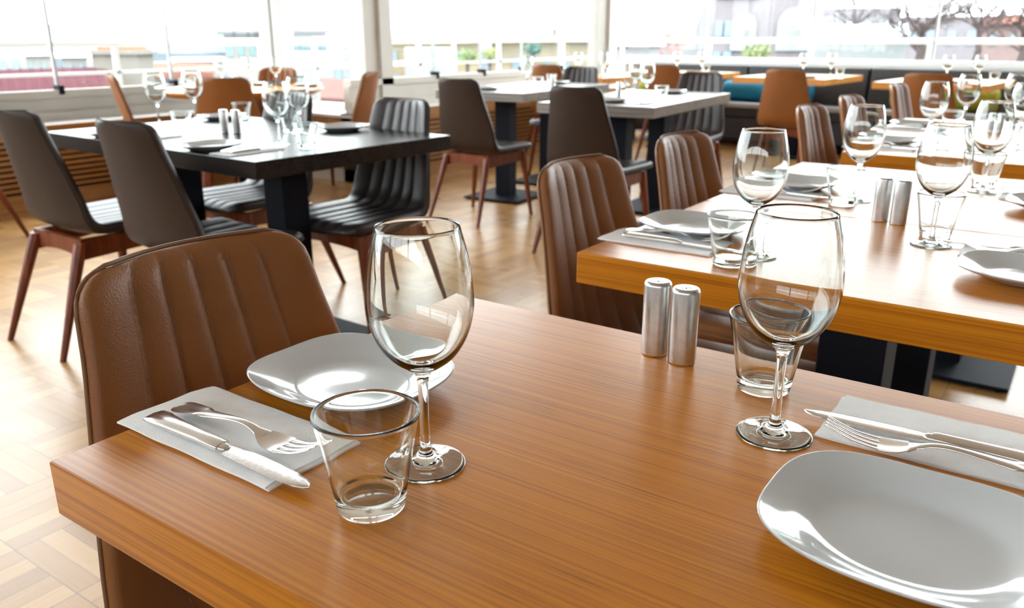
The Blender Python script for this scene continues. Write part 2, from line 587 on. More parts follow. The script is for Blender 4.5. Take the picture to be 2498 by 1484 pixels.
# ================================================================== TABLES
def table(name, label, cx, cy, sx, sy, thick, mtop, px, py, rot=0.0, group=None, round_=False, plate=0.44):
    t = empty(name, (cx, cy, 0), rot)
    tag(t, label, 'table', group)
    if round_:
        V, Fc = lathe([(0, 0.75 - thick), (sx - 0.06, 0.75 - thick), (sx - 0.012, 0.75 - 0.022), (sx, 0.75 - 0.008), (sx - 0.003, 0.75), (0, 0.75)], 72)
        mesh_obj('tabletop', V, Fc, mtop, t)
    else:
        o = MB().box(-sx / 2, -sy / 2, 0.75 - thick, sx / 2, sy / 2, 0.75).build('tabletop', mtop, t)
        bevel(o, 0.0022, 2)
    o = MB().box(px - 0.055, py - 0.055, 0.02, px + 0.055, py + 0.055, 0.75 - thick - 0.008).build('column', MT['metal_black'], t)
    bevel(o, 0.003, 2)
    MB().box(px - 0.17, py - 0.17, 0.75 - thick - 0.008, px + 0.17, py + 0.17, 0.75 - thick).build('mounting_plate', MT['metal_black'], t)
    o = MB().box(px - plate / 2, py - plate / 2, 0.008, px + plate / 2, py + plate / 2, 0.022).build('base_plate', MT['metal_black'], t)
    bevel(o, 0.004, 2)
    for a in (-1, 1):
        for b in (-1, 1):
            MB().cyl((px + a * (plate / 2 - 0.03), py + b * (plate / 2 - 0.03), 0.0), 0.014, 0.008, 12).build('foot', MT['metal_black'], t)
    return t

BX0, BX1 = -0.697, 0.085
BC = (BX0 + BX1) / 2
table('dining_table', 'nearest orange bamboo table with square edges, its left corner in front', BC, 0.586, BX1 - BX0, 0.588, 0.053, MT['bamboo'], 0.025, 0)
table('dining_table', 'second bamboo table, nearer of its joined pair, behind the steel shakers', BC + 0.004, 1.468, BX1 - BX0, 0.562, 0.055, MT['bamboo'], 0.025, 0)
table('dining_table', 'bamboo table pushed against the far side of the second one', BC + 0.004, 2.118, BX1 - BX0, 0.732, 0.055, MT['bamboo'], 0.02, 0)
table('dining_table', 'bamboo table at the upper right, nearer of its joined pair', -0.27, 3.12, 0.77, 0.66, 0.055, MT['bamboo'], -0.03, 0)
table('dining_table', 'bamboo table at the upper right, farther of its joined pair', -0.33, 3.80, 0.77, 0.68, 0.055, MT['bamboo'], 0.0, 0)
RB = math.radians(-2.4)
def rot2(o, x, y, a):
    return (o[0] + x * math.cos(a) - y * math.sin(a), o[1] + x * math.sin(a) + y * math.cos(a))
AB = (-2.012, 1.556)
# black tables: right angle at AB, one edge towards -x, the other towards +y
RBk = math.radians(-2.4) 
for i, lab in enumerate(('black stained table, right one of the joined pair, on black posts', 'black stained table, left one of the joined pair, by the radiator cover')):
    c = rot2(AB, -(0.335 + 0.672 * i), 0.44, math.radians(-2.4) * -1 * -1)
    table('dining_table', lab, c[0], c[1], 0.67, 0.87, 0.055, MT['black_wood'], -0.03, -0.057, RBk)
for nm, corner, rot, n, cols in (('near', (-1.905, 4.02), math.radians(4), 2, None), ('far', (-3.085, 4.545), math.radians(4), 2, None)):
    for i in range(2):
        c = rot2(corner, -0.35, 0.335 + 0.672 * i, rot)
        lab = {'near0': 'grey oak table with a black post, behind the right chocolate chair', 'near1': 'grey oak table joined behind the nearer grey one',
               'far0': 'grey oak table with a black post, behind the left chocolate chair', 'far1': 'grey oak table at the far end of the left grey pair'}[nm + str(i)]
        table('dining_table', lab, c[0], c[1], 0.70, 0.67, 0.058, MT['grey_wood'], 0.05 if i == 0 else 0, -0.06 if i == 0 else 0, rot)
SOFA_T = ((-3.98, 'orange table between the left grey tables and the corner post'), (-3.58, 'orange sofa table behind the far striped chair, right of the olive bolster'),
          (-2.37, 'orange sofa table above the blue bolster, behind a tan chair'), (-1.10, 'orange sofa table at the far right above the yellow bolster'))
for i, (x, lab) in enumerate(SOFA_T):
    table('sofa_table', lab, x, (7.02, 8.10, 8.10, 7.86)[i], 0.84 if i else 0.70, 1.08 if i else 0.70, 0.055, MT['sofa_table'], 0, 0, TH)
table('round_table', 'round orange wooden table by the far left window corner', -5.08, 3.88, 0.58, 0.58, 0.045, MT['sofa_table'], 0, 0, 0, round_=True)

# ================================================================== CHAIR
def chair_rows():
    """outer shell line from the top of the back to the seat front: (x, z, nx, nz, d_from_top, d_from_front)"""
    P = []
    for z in (0.860, 0.858, 0.854, 0.848, 0.840, 0.830, 0.815, 0.80, 0.775, 0.75, 0.725, 0.70, 0.67, 0.64, 0.61, 0.58, 0.55, 0.52):
        P.append((-0.25 - (z - 0.6) * 0.25, z))
    p0, p1, p2 = (-0.23, 0.52), (-0.204, 0.412), (-0.11, 0.412)
    for i in range(1, 13):
        t = i / 12
        P.append(tuple((1 - t) ** 2 * a + 2 * t * (1 - t) * b + t * t * c for a, b, c in zip(p0, p1, p2)))
    for x in (-0.07, -0.03, 0.01, 0.05, 0.09, 0.13, 0.16, 0.18, 0.195, 0.205, 0.213, 0.219, 0.222):
        P.append((x, 0.412 + max(0, x - 0.12) * 0.02))
    out = []
    L_ = [0]
    for a, b in zip(P[:-1], P[1:]):
        L_.append(L_[-1] + math.hypot(b[0] - a[0], b[1] - a[1]))
    for i, p in enumerate(P):
        a = P[max(i - 1, 0)]; b = P[min(i + 1, len(P) - 1)]
        tx, tz = b[0] - a[0], b[1] - a[1]
        l = math.hypot(tx, tz); tx /= l; tz /= l
        out.append((p[0], p[1], -tz, tx, L_[i], L_[-1] - L_[i]))
    return out


HW = [(0.0, 0.148), (0.04, 0.149), (0.10, 0.157), (0.17, 0.171), (0.26, 0.190), (0.33, 0.203), (0.42, 0.212), (0.52, 0.214), (0.75, 0.222), (0.9, 0.222)]
def hw_at(d, df):
    for (a, wa), (b, wb) in zip(HW[:-1], HW[1:]):
        if a <= d <= b:
            w = wa + (wb - wa) * (d - a) / (b - a)
            break
    else:
        w = HW[-1][1]
    r = 0.045
    if d < r: w -= r - math.sqrt(max(0, r * r - (r - d) ** 2))
    r = 0.05
    if df < r: w -= r - math.sqrt(max(0, r * r - (r - df) ** 2))
    return w


SEAMS = (-0.60, -0.31, -0.01, 0.29, 0.59)
NC = 66
def chair_surface():
    rows = chair_rows()
    inner, outer = [], []
    for (x, z, nx, nz, d, df) in rows:
        w = hw_at(d, df)
        back = max(0.0, min(1.0, (z - 0.43) / 0.10))
        ri, ro = [], []
        for j in range(NC + 1):
            t = -1 + 2 * j / NC
            conc = (0.034 * back + 0.014 * (1 - back)) * abs(t) ** 2.2
            th = 0.026 + 0.010 * (1 - back)
            # pillowed panels between the stitched seams
            edges = (-1.06,) + SEAMS + (1.06,)
            pill = 0
            for a, b in zip(edges[:-1], edges[1:]):
                if a <= t <= b:
                    q = (t - a) / (b - a)
                    pill = (4 * q * (1 - q)) ** 0.42 * (0.75 + 0.5 * q)
            fade = min(1, d / 0.035) * min(1, df / 0.05)
            pe = 0.0090 * pill * fade
            edge = abs(t) ** 10 * 0.008 + (0.012 * (1 - min(1, d / 0.02)) ** 2) + 0.022 * (1 - min(1, df / 0.04)) ** 2
            off_i = conc + th + pe - edge
            off_o = conc
            zz = -0.006 * t * t * max(0, 1 - d / 0.2)
            y = t * w
            ri.append(Vector((x + nx * off_i, y, z + nz * off_i + zz)))
            ro.append(Vector((x + nx * off_o, y, z + nz * off_o + zz)))
        inner.append(ri); outer.append(ro)
    return rows, inner, outer


def closed_shell(inner, outer, r0, r1):
    """closed mesh from rows r0..r1; face materials: 0 inner, 1 outer, 0 sides"""
    V, Fc, fm = [], [], []
    n = NC + 1
    R = r1 - r0 + 1
    for r in range(r0, r1 + 1): V += inner[r]
    for r in range(r0, r1 + 1): V += outer[r]
    o = R * n
    for i in range(R - 1):
        for j in range(NC):
            a = i * n + j
            Fc.append((a, a + n, a + n + 1, a + 1)); fm.append(0)
            b = o + a
            Fc.append((b, b + 1, b + n + 1, b + n)); fm.append(1)
    # side strips with a bulging middle line
    per = [(0, j) for j in range(NC + 1)] + [(i, NC) for i in range(1, R)] + [(R - 1, j) for j in range(NC - 1, -1, -1)] + [(i, 0) for i in range(R - 2, 0, -1)]
    k = len(V)
    for (i, j) in per:
        a = inner[r0 + i][j]; b = outer[r0 + i][j]
        m = (a + b) / 2
        if j == 0: m = m + Vector((0, -0.0035, 0))
        elif j == NC: m = m + Vector((0, 0.0035, 0))
        V.append(m)
    m_ = len(per)
    for q in range(m_):
        q2 = (q + 1) % m_
        a = per[q][0] * n + per[q][1]; a2 = per[q2][0] * n + per[q2][1]
        Fc.append((a, a2, k + q2, k + q)); fm.append(0)
        Fc.append((k + q, k + q2, o + a2, o + a)); fm.append(1)
    return V, Fc, fm


def leg_mesh(top, foot, wt, wb, parent, m):
    P = [Vector(top).lerp(Vector(foot), t) for t in (0, 0.15, 0.5, 0.8, 1)]
    V, Fc = [], []
    n = 8
    for i, p in enumerate(P):
        w = wt + (wb - wt) * (0, 0.15, 0.5, 0.8, 1)[i]
        h = w / 2; c = h * 0.45
        for (a, b) in ((h, c), (c, h), (-c, h), (-h, c), (-h, -c), (-c, -h), (c, -h), (h, -c)):
            V.append(p + Vector((a, b, 0)))
    for i in range(len(P) - 1):
        for j in range(n):
            a = i * n + j; b = i * n + (j + 1) % n
            Fc.append((a, a + n, b + n, b))
    Fc.append(tuple(range(n)))
    Fc.append(tuple(reversed(range((len(P) - 1) * n, len(P) * n))))
    return mesh_obj('leg', V, Fc, m, parent)


def make_chair(name, inn, outm, thread, stitched):
    root = empty(name)
    rows, inner, outer = chair_surface()
    cut = 27
    V, Fc, fm = closed_shell(inner, outer, 0, cut)
    mesh_obj('backrest', V, Fc, [inn, outm], root, True, fm)
    V, Fc, fm = closed_shell(inner, outer, cut, len(rows) - 1)
    mesh_obj('seat', V, Fc, [inn, outm], root, True, fm)
    # welt round the rim
    rim = [(i, 0) for i in range(len(rows) - 1, -1, -1)] + [(0, j) for j in range(2, NC, 2)] + [(i, NC) for i in range(0, len(rows))]
    pts = []
    for (i, j) in rim:
        a, b = inner[i][j], outer[i][j]
        pts.append(b.lerp(a, 0.30) + Vector((0, -0.004 if j == 0 else (0.004 if j == NC else 0), 0.003 if i == 0 else 0)))
    MB().tube(pts, 0.0028, 6).build('piping', thread, root, True)
    if stitched:
        step = 0.0075
        for t in SEAMS:
            s = MB()
            j = round((t + 1) / 2 * NC)
            line = [inner[i][j] + Vector((0.0030, 0, 0.0008)) for i in range(3, 30)]
            line = catmull(line, 4)
            acc = 0; on = True; seg = [line[0]]
            for a, b in zip(line[:-1], line[1:]):
                l = (b - a).length
                acc += l
                seg.append(b)
                if acc > step * (0.6 if on else 0.4):
                    if on: s.tube([seg[0], seg[-1]], 0.0007, 5)
                    on = not on; acc = 0; seg = [b]
            s.build('seam_stitching', thread, root, True)
    m = MT['mahogany']
    # wooden underframe: curved rear rail, side rails, front rail
    fr = MB()
    def rail(a, b, h0, h1, dep, tk, sag=0.0):
        n = 10
        a, b = Vector(a), Vector(b)
        dirn = (b - a).normalized(); nr = Vector((-dirn.y, dirn.x, 0)) * tk / 2
        V, Fc = [], []
        for i in range(n + 1):
            t = i / n
            p = a.lerp(b, t)
            top = p.z; bot = p.z - (h0 + (h1 - h0) * t) + sag * 4 * t * (1 - t)
            for sgn in (1, -1):
                q = p + nr * sgn
                V.append((q.x, q.y, top)); V.append((q.x, q.y, bot))
        for i in range(n):
            k = i * 4
            Fc += [(k, k + 4, k + 5, k + 1), (k + 2, k + 3, k + 7, k + 6), (k, k + 2, k + 6, k + 4), (k + 1, k + 5, k + 7, k + 3)]
        Fc += [(0, 1, 3, 2), (n * 4, n * 4 + 2, n * 4 + 3, n * 4 + 1)]
        fr.add(V, Fc)
    rail((-0.190, -0.155, 0.411), (-0.190, 0.155, 0.411), 0.072, 0.072, 0, 0.022, 0.018)
    rail((-0.20, -0.155, 0.412), (0.14, -0.185, 0.411), 0.075, 0.055, 0, 0.022)
    rail((-0.20, 0.155, 0.412), (0.14, 0.185, 0.411), 0.075, 0.055, 0, 0.022)
    rail((0.14, -0.185, 0.411), (0.14, 0.185, 0.411), 0.06, 0.06, 0, 0.022, 0.01)
    fr.build('seat_frame', m, root)
    for sy in (-1, 1):
        leg_mesh((-0.196, sy * 0.156, 0.398), (-0.345, sy * 0.192, 0.0), 0.044, 0.021, root, m)
        leg_mesh((0.143, sy * 0.183, 0.411), (0.168, sy * 0.238, 0.0), 0.042, 0.021, root, m)
    return root


tanP = Proto(make_chair('dining_chair', MT['tan'], MT['tan_back'], MT['thread'], True))
darkP = Proto(make_chair('dining_chair', MT['dark'], MT['dark_back'], MT['thread_dark'], False))
PI = math.pi
def chair(P_, bx, by, face, label, group=None, dz=0, off=None):
    """(bx,by): middle of the backrest at 0.6 m height; face: direction the sitter looks (degrees)"""
    a = math.radians(face)
    back = off if off is not None else (0.05 if face in (0, 360) else 0.03)     # rim of the shell stands forward of its spine
    x = bx + (0.25 - back) * math.cos(a); y = by + (0.25 - back) * math.sin(a)
    return P_.put((x, y, dz), a, label, 'chair', group)
GT = 'tan channel-stitched leather chairs'
GD = 'dark channel-stitched leather chairs'
chair(tanP, -0.775, 0.560, 0, 'ribbed tan leather chair tucked under the nearest bamboo table', GT)
chair(tanP, -0.765, 1.43, 0, 'ribbed tan leather chair at the near corner of the second bamboo table', GT)
chair(tanP, -0.778, 1.965, 0, 'ribbed tan leather chair second along the middle bamboo tables', GT)
chair(tanP, -0.78, 3.10, 0, 'ribbed tan leather chair at the near end of the upper right tables', GT)
chair(tanP, -0.79, 3.72, 0, 'ribbed tan leather chair showing only its top behind another backrest', GT)
chair(tanP, -0.82, 4.85, 0, 'ribbed tan leather chair before the far brown chair, upper right', GT)
chair(darkP, -2.395, 1.44, 90, 'chocolate backed leather chair at the near right of the black tables', GD)
chair(darkP, -3.06, 1.44, 90, 'chocolate backed leather chair at the left edge of the picture', GD)
chair(darkP, -2.285, 2.455, -93, 'dark striped leather chair facing camera at right of the black tables', GD)
chair(darkP, -2.965, 2.47, -93, 'dark striped leather chair facing camera across the left black table', GD)
chair(darkP, -3.15, 4.00, 90, 'chocolate backed leather chair at the left grey tables', GD)
chair(darkP, -2.15, 3.68, 90, 'chocolate backed leather chair at the right grey tables', GD)
chair(darkP, -2.33, 5.62, -86, 'dark striped leather chair facing camera past the right grey tables', GD)
chair(darkP, -3.56, 6.05, -86, 'dark striped leather chair facing camera past the left grey tables', GD)
chair(darkP, -5.14, 2.08, -90, 'dark leather chair cut by the upper left picture edge', GD)
chair(tanP, -4.42, 3.26, 135, 'smooth tan chair back turned to camera at the round table', GT)
chair(tanP, -5.38, 3.16, 62, 'pale tan chair seen edge-on left of the round table', GT)
chair(tanP, -5.36, 4.43, -62, 'ribbed tan chair facing camera behind the round table', GT)
chair(tanP, -4.33, 4.37, 205, 'brightly lit cream chair seen edge-on before the wide column', GT)
chair(tanP, -2.02, 6.60, 90, 'tan chair back before the blue bolster and its table', GT)
chair(tanP, -1.0, 6.45, 90, 'brown chair back before the far right sofa table', GT)
chair(tanP, -3.25, 7.05, 90, 'small tan chair back just left of the second sofa table', GT)
chair(tanP, -4.10, 6.45, 90, 'tan chair back at the orange table behind the left grey tables', GT)

# ================================================================== TABLEWARE
def glass_obj(name, outer, inner, n=64):
    V, Fc = lathe(outer + inner, n)
    return mesh_obj(name, V, Fc, MT['glass'], None, True)


def spl(P, k=5):
    return [(max(0, p.x), p.y) for p in catmull([(a, b, 0) for a, b in P], k)]

# wine glass: foot, stem and bowl are one blown piece
og = [(0.0, 0.0026), (0.010, 0.0024), (0.020, 0.0015), (0.029, 0.0003), (0.0325, 0.0), (0.0340, 0.0006)] + spl([(0.0342, 0.0014), (0.0325, 0.0022), (0.022, 0.0037), (0.012, 0.0062), (0.0066, 0.0115), (0.0048, 0.020),
      (0.0042, 0.045), (0.0043, 0.066), (0.0052, 0.080), (0.0085, 0.0868), (0.0165, 0.0920), (0.0265, 0.1000), (0.0345, 0.1110), (0.0405, 0.1250), (0.0437, 0.1410),
      (0.0438, 0.1560), (0.0418, 0.1750), (0.0382, 0.1930), (0.0338, 0.2098)], 5)
ig = [(0.0334, 0.2107), (0.0329, 0.2100)] + spl([(0.0327, 0.2090), (0.0371, 0.1925), (0.0406, 0.1748), (0.0425, 0.1560), (0.0423, 0.1415), (0.0390, 0.1262), (0.0328, 0.1128),
      (0.0245, 0.1025), (0.0145, 0.0958), (0.0060, 0.0930), (0.0, 0.0925)], 5)
wine0 = glass_obj('wine_glass', og, ig, 72)
to = [(0.0, 0.0008), (0.018, 0.0006), (0.0235, 0.0)] + spl([(0.0260, 0.0012), (0.0272, 0.004), (0.0285, 0.013), (0.0330, 0.040), (0.0375, 0.064), (0.0412, 0.0808)], 5)
ti = [(0.0407, 0.0823), (0.0395, 0.0823), (0.0389, 0.0812)] + spl([(0.0387, 0.0805), (0.0352, 0.064), (0.0306, 0.040), (0.0262, 0.0170), (0.0235, 0.0132), (0.014, 0.0122), (0.0, 0.0118)], 5)
tumb0 = glass_obj('water_glass', to, ti, 72)


def plate_mesh():
    A_, B_ = 0.103, 0.090
    prof = [(0, 0.0035, 1), (0.30, 0.0033, 1), (0.52, 0.0036, 1), (0.62, 0.0048, 1), (0.70, 0.0078, 1), (0.80, 0.0125, 1), (0.90, 0.0162, 1), (0.97, 0.0190, 1), (0.99, 0.0198, 1), (1.0, 0.0192, 1),
            (0.995, 0.0178, 0), (0.97, 0.0160, 0), (0.88, 0.0120, 0), (0.76, 0.0075, 0), (0.66, 0.0030, 0), (0.60, 0.0002, 0), (0.57, 0.0, 0), (0.55, 0.0012, 0), (0.3, 0.0014, 0), (0, 0.0014, 0)]
    n = 96
    V, Fc, rings = [], [], []
    P = catmull([(a, b * 10, 0) for a, b, _ in prof[:10]], 4)
    full = [(max(0, p.x), p.y / 10) for p in P] + [(a, b) for a, b, _ in prof[10:]]
    for rho, z in full:
        if rho < 1e-6:
            rings.append([len(V)]); V.append((0, 0, z)); continue
        ex = 2.0 + 0.85 * min(1, rho) ** 3
        ring = []
        for i in range(n):
            q = 2 * PI * i / n
            c, s = math.cos(q), math.sin(q)
            k = (abs(c) ** ex + abs(s) ** ex) ** (-1 / ex)
            lift = 0.0022 * (rho ** 4) * (abs(math.sin(2 * q)) ** 2)      # corners stand a little higher
            ring.append(len(V)); V.append((A_ * rho * c * k, B_ * rho * s * k, z + lift))
        rings.append(ring)
    for A2, B2 in zip(rings[:-1], rings[1:]):
        for i in range(n):
            j = (i + 1) % n
            if len(A2) == 1: Fc.append((A2[0], B2[i], B2[j]))
            elif len(B2) == 1: Fc.append((A2[j], A2[i], B2[0]))
            else: Fc.append((A2[i], B2[i], B2[j], A2[j]))
    return V, Fc
V, Fc = plate_mesh()
plate0 = mesh_obj('dinner_plate', V, Fc, MT['porcelain'], None, True)


def napkin_mesh(seed, lx=0.212, ly=0.104):
    """folded paper napkin: top leaf, slightly shifted lower leaf, folded long edge"""
    rnd = random.Random(seed)
    V, Fc = [], []
    def leaf(z0, dx, dy, rot, th, notch):
        nx, ny = 26, 14
        k = len(V)
        for layer in (0, 1):
            for i in range(nx + 1):
                for j in range(ny + 1):
                    u, v = i / nx - 0.5, j / ny - 0.5
                    x = u * lx + dx; y = v * ly + dy
                    x += 0.0007 * math.sin(v * 11 + seed) * (abs(u) * 2) ** 6
                    y += 0.0005 * math.sin(u * 17 + seed * 2) * (abs(v) * 2) ** 6
                    if notch and u < -0.49 and v > 0.28:
                        x += 0.006 * (v - 0.28) / 0.22
                    wave = 0.00035 * math.sin(u * 19 + v * 7 + seed) + 0.0002 * math.sin(v * 23 - u * 5)
                    edge = (1 - min(1, (0.5 - abs(v)) / 0.06)) ** 2 * th * 0.35
                    z = z0 + (th - edge + max(0, wave) + 0.0004 if layer else 0.0)
                    c, s = math.cos(rot), math.sin(rot)
                    V.append((x * c - y * s, x * s + y * c, z))
        m = (nx + 1) * (ny + 1)
        for i in range(nx):
            for j in range(ny):
                a = k + i * (ny + 1) + j
                Fc.append((a, a + 1, a + ny + 2, a + ny + 1))
                b = a + m
                Fc.append((b, b + ny + 1, b + ny + 2, b + 1))
        per = [(i, 0) for i in range(nx)] + [(nx, j) for j in range(ny)] + [(i, ny) for i in range(nx, 0, -1)] + [(0, j) for j in range(ny, 0, -1)]
        for q in range(len(per)):
            a = k + per[q][0] * (ny + 1) + per[q][1]; b = k + per[(q + 1) % len(per)][0] * (ny + 1) + per[(q + 1) % len(per)][1]
            Fc.append((a, b, b + m, a + m))
    leaf(0.0, 0.002, 0.001, 0.0, 0.0016, False)
    leaf(0.0017, -0.002, -0.001, 0.012, 0.0016, True)
    return V, Fc
V, Fc = napkin_mesh(1.0)
nap0 = mesh_obj('paper_napkin', V, Fc, MT['paper'], None, True)


def make_knife():
    r = empty('table_knife')
    # handle: squarish flared grip with a raised spine; x runs from grip end to blade tip
    S_ = [(-0.108, 0.0100, 0.0016), (-0.106, 0.0118, 0.0032), (-0.098, 0.0122, 0.0044), (-0.07, 0.0104, 0.0050), (-0.03, 0.0086, 0.0052), (-0.006, 0.0082, 0.0052), (-0.001, 0.0076, 0.0044)]
    V, Fc = [], []
    n = 12
    for x, hwid, ht in S_:
        for i in range(n):
            q = 2 * PI * i / n
            c, s = math.cos(q), math.sin(q)
            V.append((x, hwid * math.copysign(abs(c) ** 0.6, c), 0.0048 + ht * math.copysign(abs(s) ** 0.8, s) * (1.0 if abs(s) > .9 else 0.82)))
    for i in range(len(S_) - 1):
        for j in range(n):
            a = i * n + j; b = i * n + (j + 1) % n
            Fc.append((a, a + n, b + n, b))
    Fc.append(tuple(range(n))); Fc.append(tuple(reversed(range((len(S_) - 1) * n, len(S_) * n))))
    mesh_obj('handle', V, Fc, MT['steel'], r, True)
    mesh_obj('bolster', *lathe([(0, -0.001), (0.0058, -0.001), (0.0050, 0.003), (0.0036, 0.006), (0, 0.006)], 20), MT['steel'], r, True).matrix_local = \
        Matrix.Translation((0, 0, 0.0044)) @ Matrix.Rotation(PI / 2, 4, 'Y') @ Matrix.Diagonal((0.62, 1.0, 1.0, 1.0))
    # blade
    up = [(0.0, 0.0050), (0.010, 0.0082), (0.03, 0.0092), (0.06, 0.0094), (0.085, 0.0088), (0.100, 0.0070), (0.108, 0.0040), (0.1115, 0.0)]
    lo = [(0.0, -0.0050), (0.008, -0.0074), (0.03, -0.0080), (0.06, -0.0080), (0.085, -0.0074), (0.100, -0.0055), (0.108, -0.0032), (0.1115, -0.0002)]
    V, Fc = [], []
    m = len(up)
    for (xu, yu), (xl, yl) in zip(up, lo):
        zc = 0.0034 - 0.010 * xu
        for k in range(5):
            t = k / 4
            y = (yl + (yu - yl) * t) * 1.14
            e = 0.0011 * (1 - (2 * t - 1) ** 4)
            V.append((xu, y, zc + 0.0004 + e)); V.append((xu, y, zc - 0.0002 - e * 0.4))
    for i in range(m - 1):
        for k in range(4):
            a = i * 10 + k * 2; b = a + 2; c = a + 10; d = b + 10
            Fc += [(a, c, d, b), (a + 1, b + 1, d + 1, c + 1)]
        a = i * 10; c = a + 10
        Fc += [(a, a + 1, c + 1, c), (a + 8, c + 8, c + 9, a + 9)]
    Fc.append(tuple([0, 2, 4, 6, 8, 9, 7, 5, 3, 1]))
    mesh_obj('blade', V, Fc, MT['blade'], r, True)
    return r


def make_fork():
    r = empty('table_fork')
    # (x, half width, z) along the fork, grip end first
    S_ = [(-0.100, 0.0048, 0.0042), (-0.0985, 0.0078, 0.0042), (-0.094, 0.0098, 0.0044), (-0.085, 0.0100, 0.0052), (-0.065, 0.0078, 0.0076), (-0.04, 0.0052, 0.0104), (-0.015, 0.0038, 0.0132), (0.0, 0.0033, 0.0140),
          (0.012, 0.0034, 0.0128), (0.022, 0.0046, 0.0096), (0.030, 0.0080, 0.0066), (0.037, 0.0108, 0.0048), (0.046, 0.0120, 0.0036), (0.054, 0.0122, 0.0036)]
    def strip(S2, cup, th, name, y0f=None):
        V, Fc = [], []
        nc = 8
        for x, hwid, z in S2:
            yc = y0f(x) if y0f else 0
            for k in range(nc + 1):
                t = -1 + 2 * k / nc
                zz = z + cup(x) * t * t
                V.append((x, yc + t * hwid, zz + th * (1 - 0.6 * t ** 4)))
            for k in range(nc + 1):
                t = -1 + 2 * k / nc
                V.append((x, yc + t * hwid, z + cup(x) * t * t))
        N_ = (nc + 1)
        m = len(S2)
        for i in range(m - 1):
            for k in range(nc):
                a = i * 2 * N_ + k
                Fc.append((a, a + 2 * N_, a + 2 * N_ + 1, a + 1))
                b = a + N_
                Fc.append((b, b + 1, b + 2 * N_ + 1, b + 2 * N_))
            a = i * 2 * N_; c = a + 2 * N_
            Fc.append((a, a + N_, c + N_, c))
            a = a + nc; c = c + nc
            Fc.append((a, c, c + N_, a + N_))
        Fc.append(tuple(list(range(N_)) + [N_ + k for k in reversed(range(N_))]))
        L0 = (m - 1) * 2 * N_
        Fc.append(tuple([L0 + k for k in reversed(range(N_))] + [L0 + N_ + k for k in range(N_)]))
        return V, Fc
    S_ = [(x * 0.93 if x < 0.0 else x, w_ * 1.2, z) for x, w_, z in S_]
    S3 = [tuple(p) for p in catmull(S_, 4)]
    V, Fc = strip([q for q in S3 if q[0] < 0.0301], lambda x: 0.0012 if x < -0.05 else (-0.0004 if x < 0.02 else 0.0003), 0.0019, 'handle')
    mesh_obj('handle', V, Fc, MT['steel'], r, True)
    hd = MB()
    V, Fc = strip([q for q in S3 if q[0] > 0.0290], lambda x: 0.0014, 0.0016, 'head')
    hd.add(V, Fc)
    for q in (-0.0114, -0.0038, 0.0038, 0.0114):
        T_ = [(0.053, 0.0027, 0.0037 + abs(q) * 0.06), (0.062, 0.0023, 0.0047 + abs(q) * 0.06), (0.075, 0.0017, 0.0078), (0.088, 0.0015, 0.0128), (0.095, 0.0011, 0.0160), (0.098, 0.0005, 0.0174)]
        V, Fc = strip([tuple(p) for p in catmull(T_, 3)], lambda x: 0.0, 0.0014, 'tine', lambda x, q=q: q * (1 - 0.12 * max(0, x - 0.053) / 0.045))
        hd.add(V, Fc)
    hd.build('tines', MT['steel'], r, True)
    return r


def make_shaker(name, holes):
    r = empty(name)
    V, Fc = lathe([(0, 0.004), (0.0157, 0.004), (0.0158, 0.005), (0.0158, 0.0836), (0.0152, 0.0862), (0.0138, 0.0880), (0.0110, 0.0884), (0, 0.0872)], 48)
    mesh_obj('body', V, Fc, MT['brushed'], r, True)
    V, Fc = lathe([(0, 0), (0.0150, 0), (0.0154, 0.0006), (0.0154, 0.0040), (0, 0.0040)], 40)
    mesh_obj('base_ring', V, Fc, MT['steel'], r, True)
    for (x, y) in holes:
        V, Fc = lathe([(0, 0.0), (0.0009, 0.0), (0.0009, 0.0007), (0, 0.0007)], 10)
        mesh_obj('hole', V, Fc, MT['hole'], r, loc=(x, y, 0.0872))
    return r


wineP, tumbP, plateP, napP = Proto(wine0), Proto(tumb0), Proto(plate0), Proto(nap0)
knifeP, forkP = Proto(make_knife()), Proto(make_fork())
saltP = Proto(make_shaker('salt_shaker', [(0.0, 0.0)]))
pepP = Proto(make_shaker('pepper_shaker', [(-0.004, -0.002), (0.0, 0.0), (0.004, 0.002)]))
TZ = 0.7501
PH = {}
def item(P_, x, y, deg, label, cat, group, z=0.0):
    return P_.put((x, y, TZ + z), math.radians(deg), label, cat, group)


def cutlery(nx, ny, deg, ph, small=False, fk=(0, 0.021, 4), kn=(0, -0.019, -1)):
    """napkin centre and the diner's facing direction"""
    a = math.radians(deg)
    item(napP, nx, ny, deg, 'folded white paper napkin ' + ph, 'napkin', 'white paper napkins')
    def w(dx, dy): return nx + dx * math.cos(a) - dy * math.sin(a), ny + dx * math.sin(a) + dy * math.cos(a)
    kx, ky = w(0.035 + kn[0], kn[1])
    item(knifeP, kx, ky, deg + kn[2], 'steel table knife on the napkin ' + ph, 'knife', 'steel table knives', 0.0042)
    fx, fy = w(0.010 + fk[0], fk[1])
    item(forkP, fx, fy, deg + fk[2], 'steel four-tined fork on the napkin ' + ph, 'fork', 'steel forks', 0.0042)


def wine(x, y, ph): item(wineP, x, y, 0, 'clear stemmed wine glass ' + ph, 'wine glass', 'empty wine glasses')
def tumbler(x, y, ph): item(tumbP, x, y, 0, 'clear straight-sided water glass ' + ph, 'glass', 'empty water glasses')
def plate(x, y, deg, ph): item(plateP, x, y, deg, 'rounded square white plate ' + ph, 'plate', 'white plates')
def shakers(x, y, x2, y2, ph):
    item(saltP, x, y, 0, 'brushed steel salt cylinder ' + ph, 'salt shaker', 'steel shakers')
    item(pepP, x2, y2, 20, 'brushed steel pepper cylinder ' + ph, 'pepper shaker', 'steel shakers')

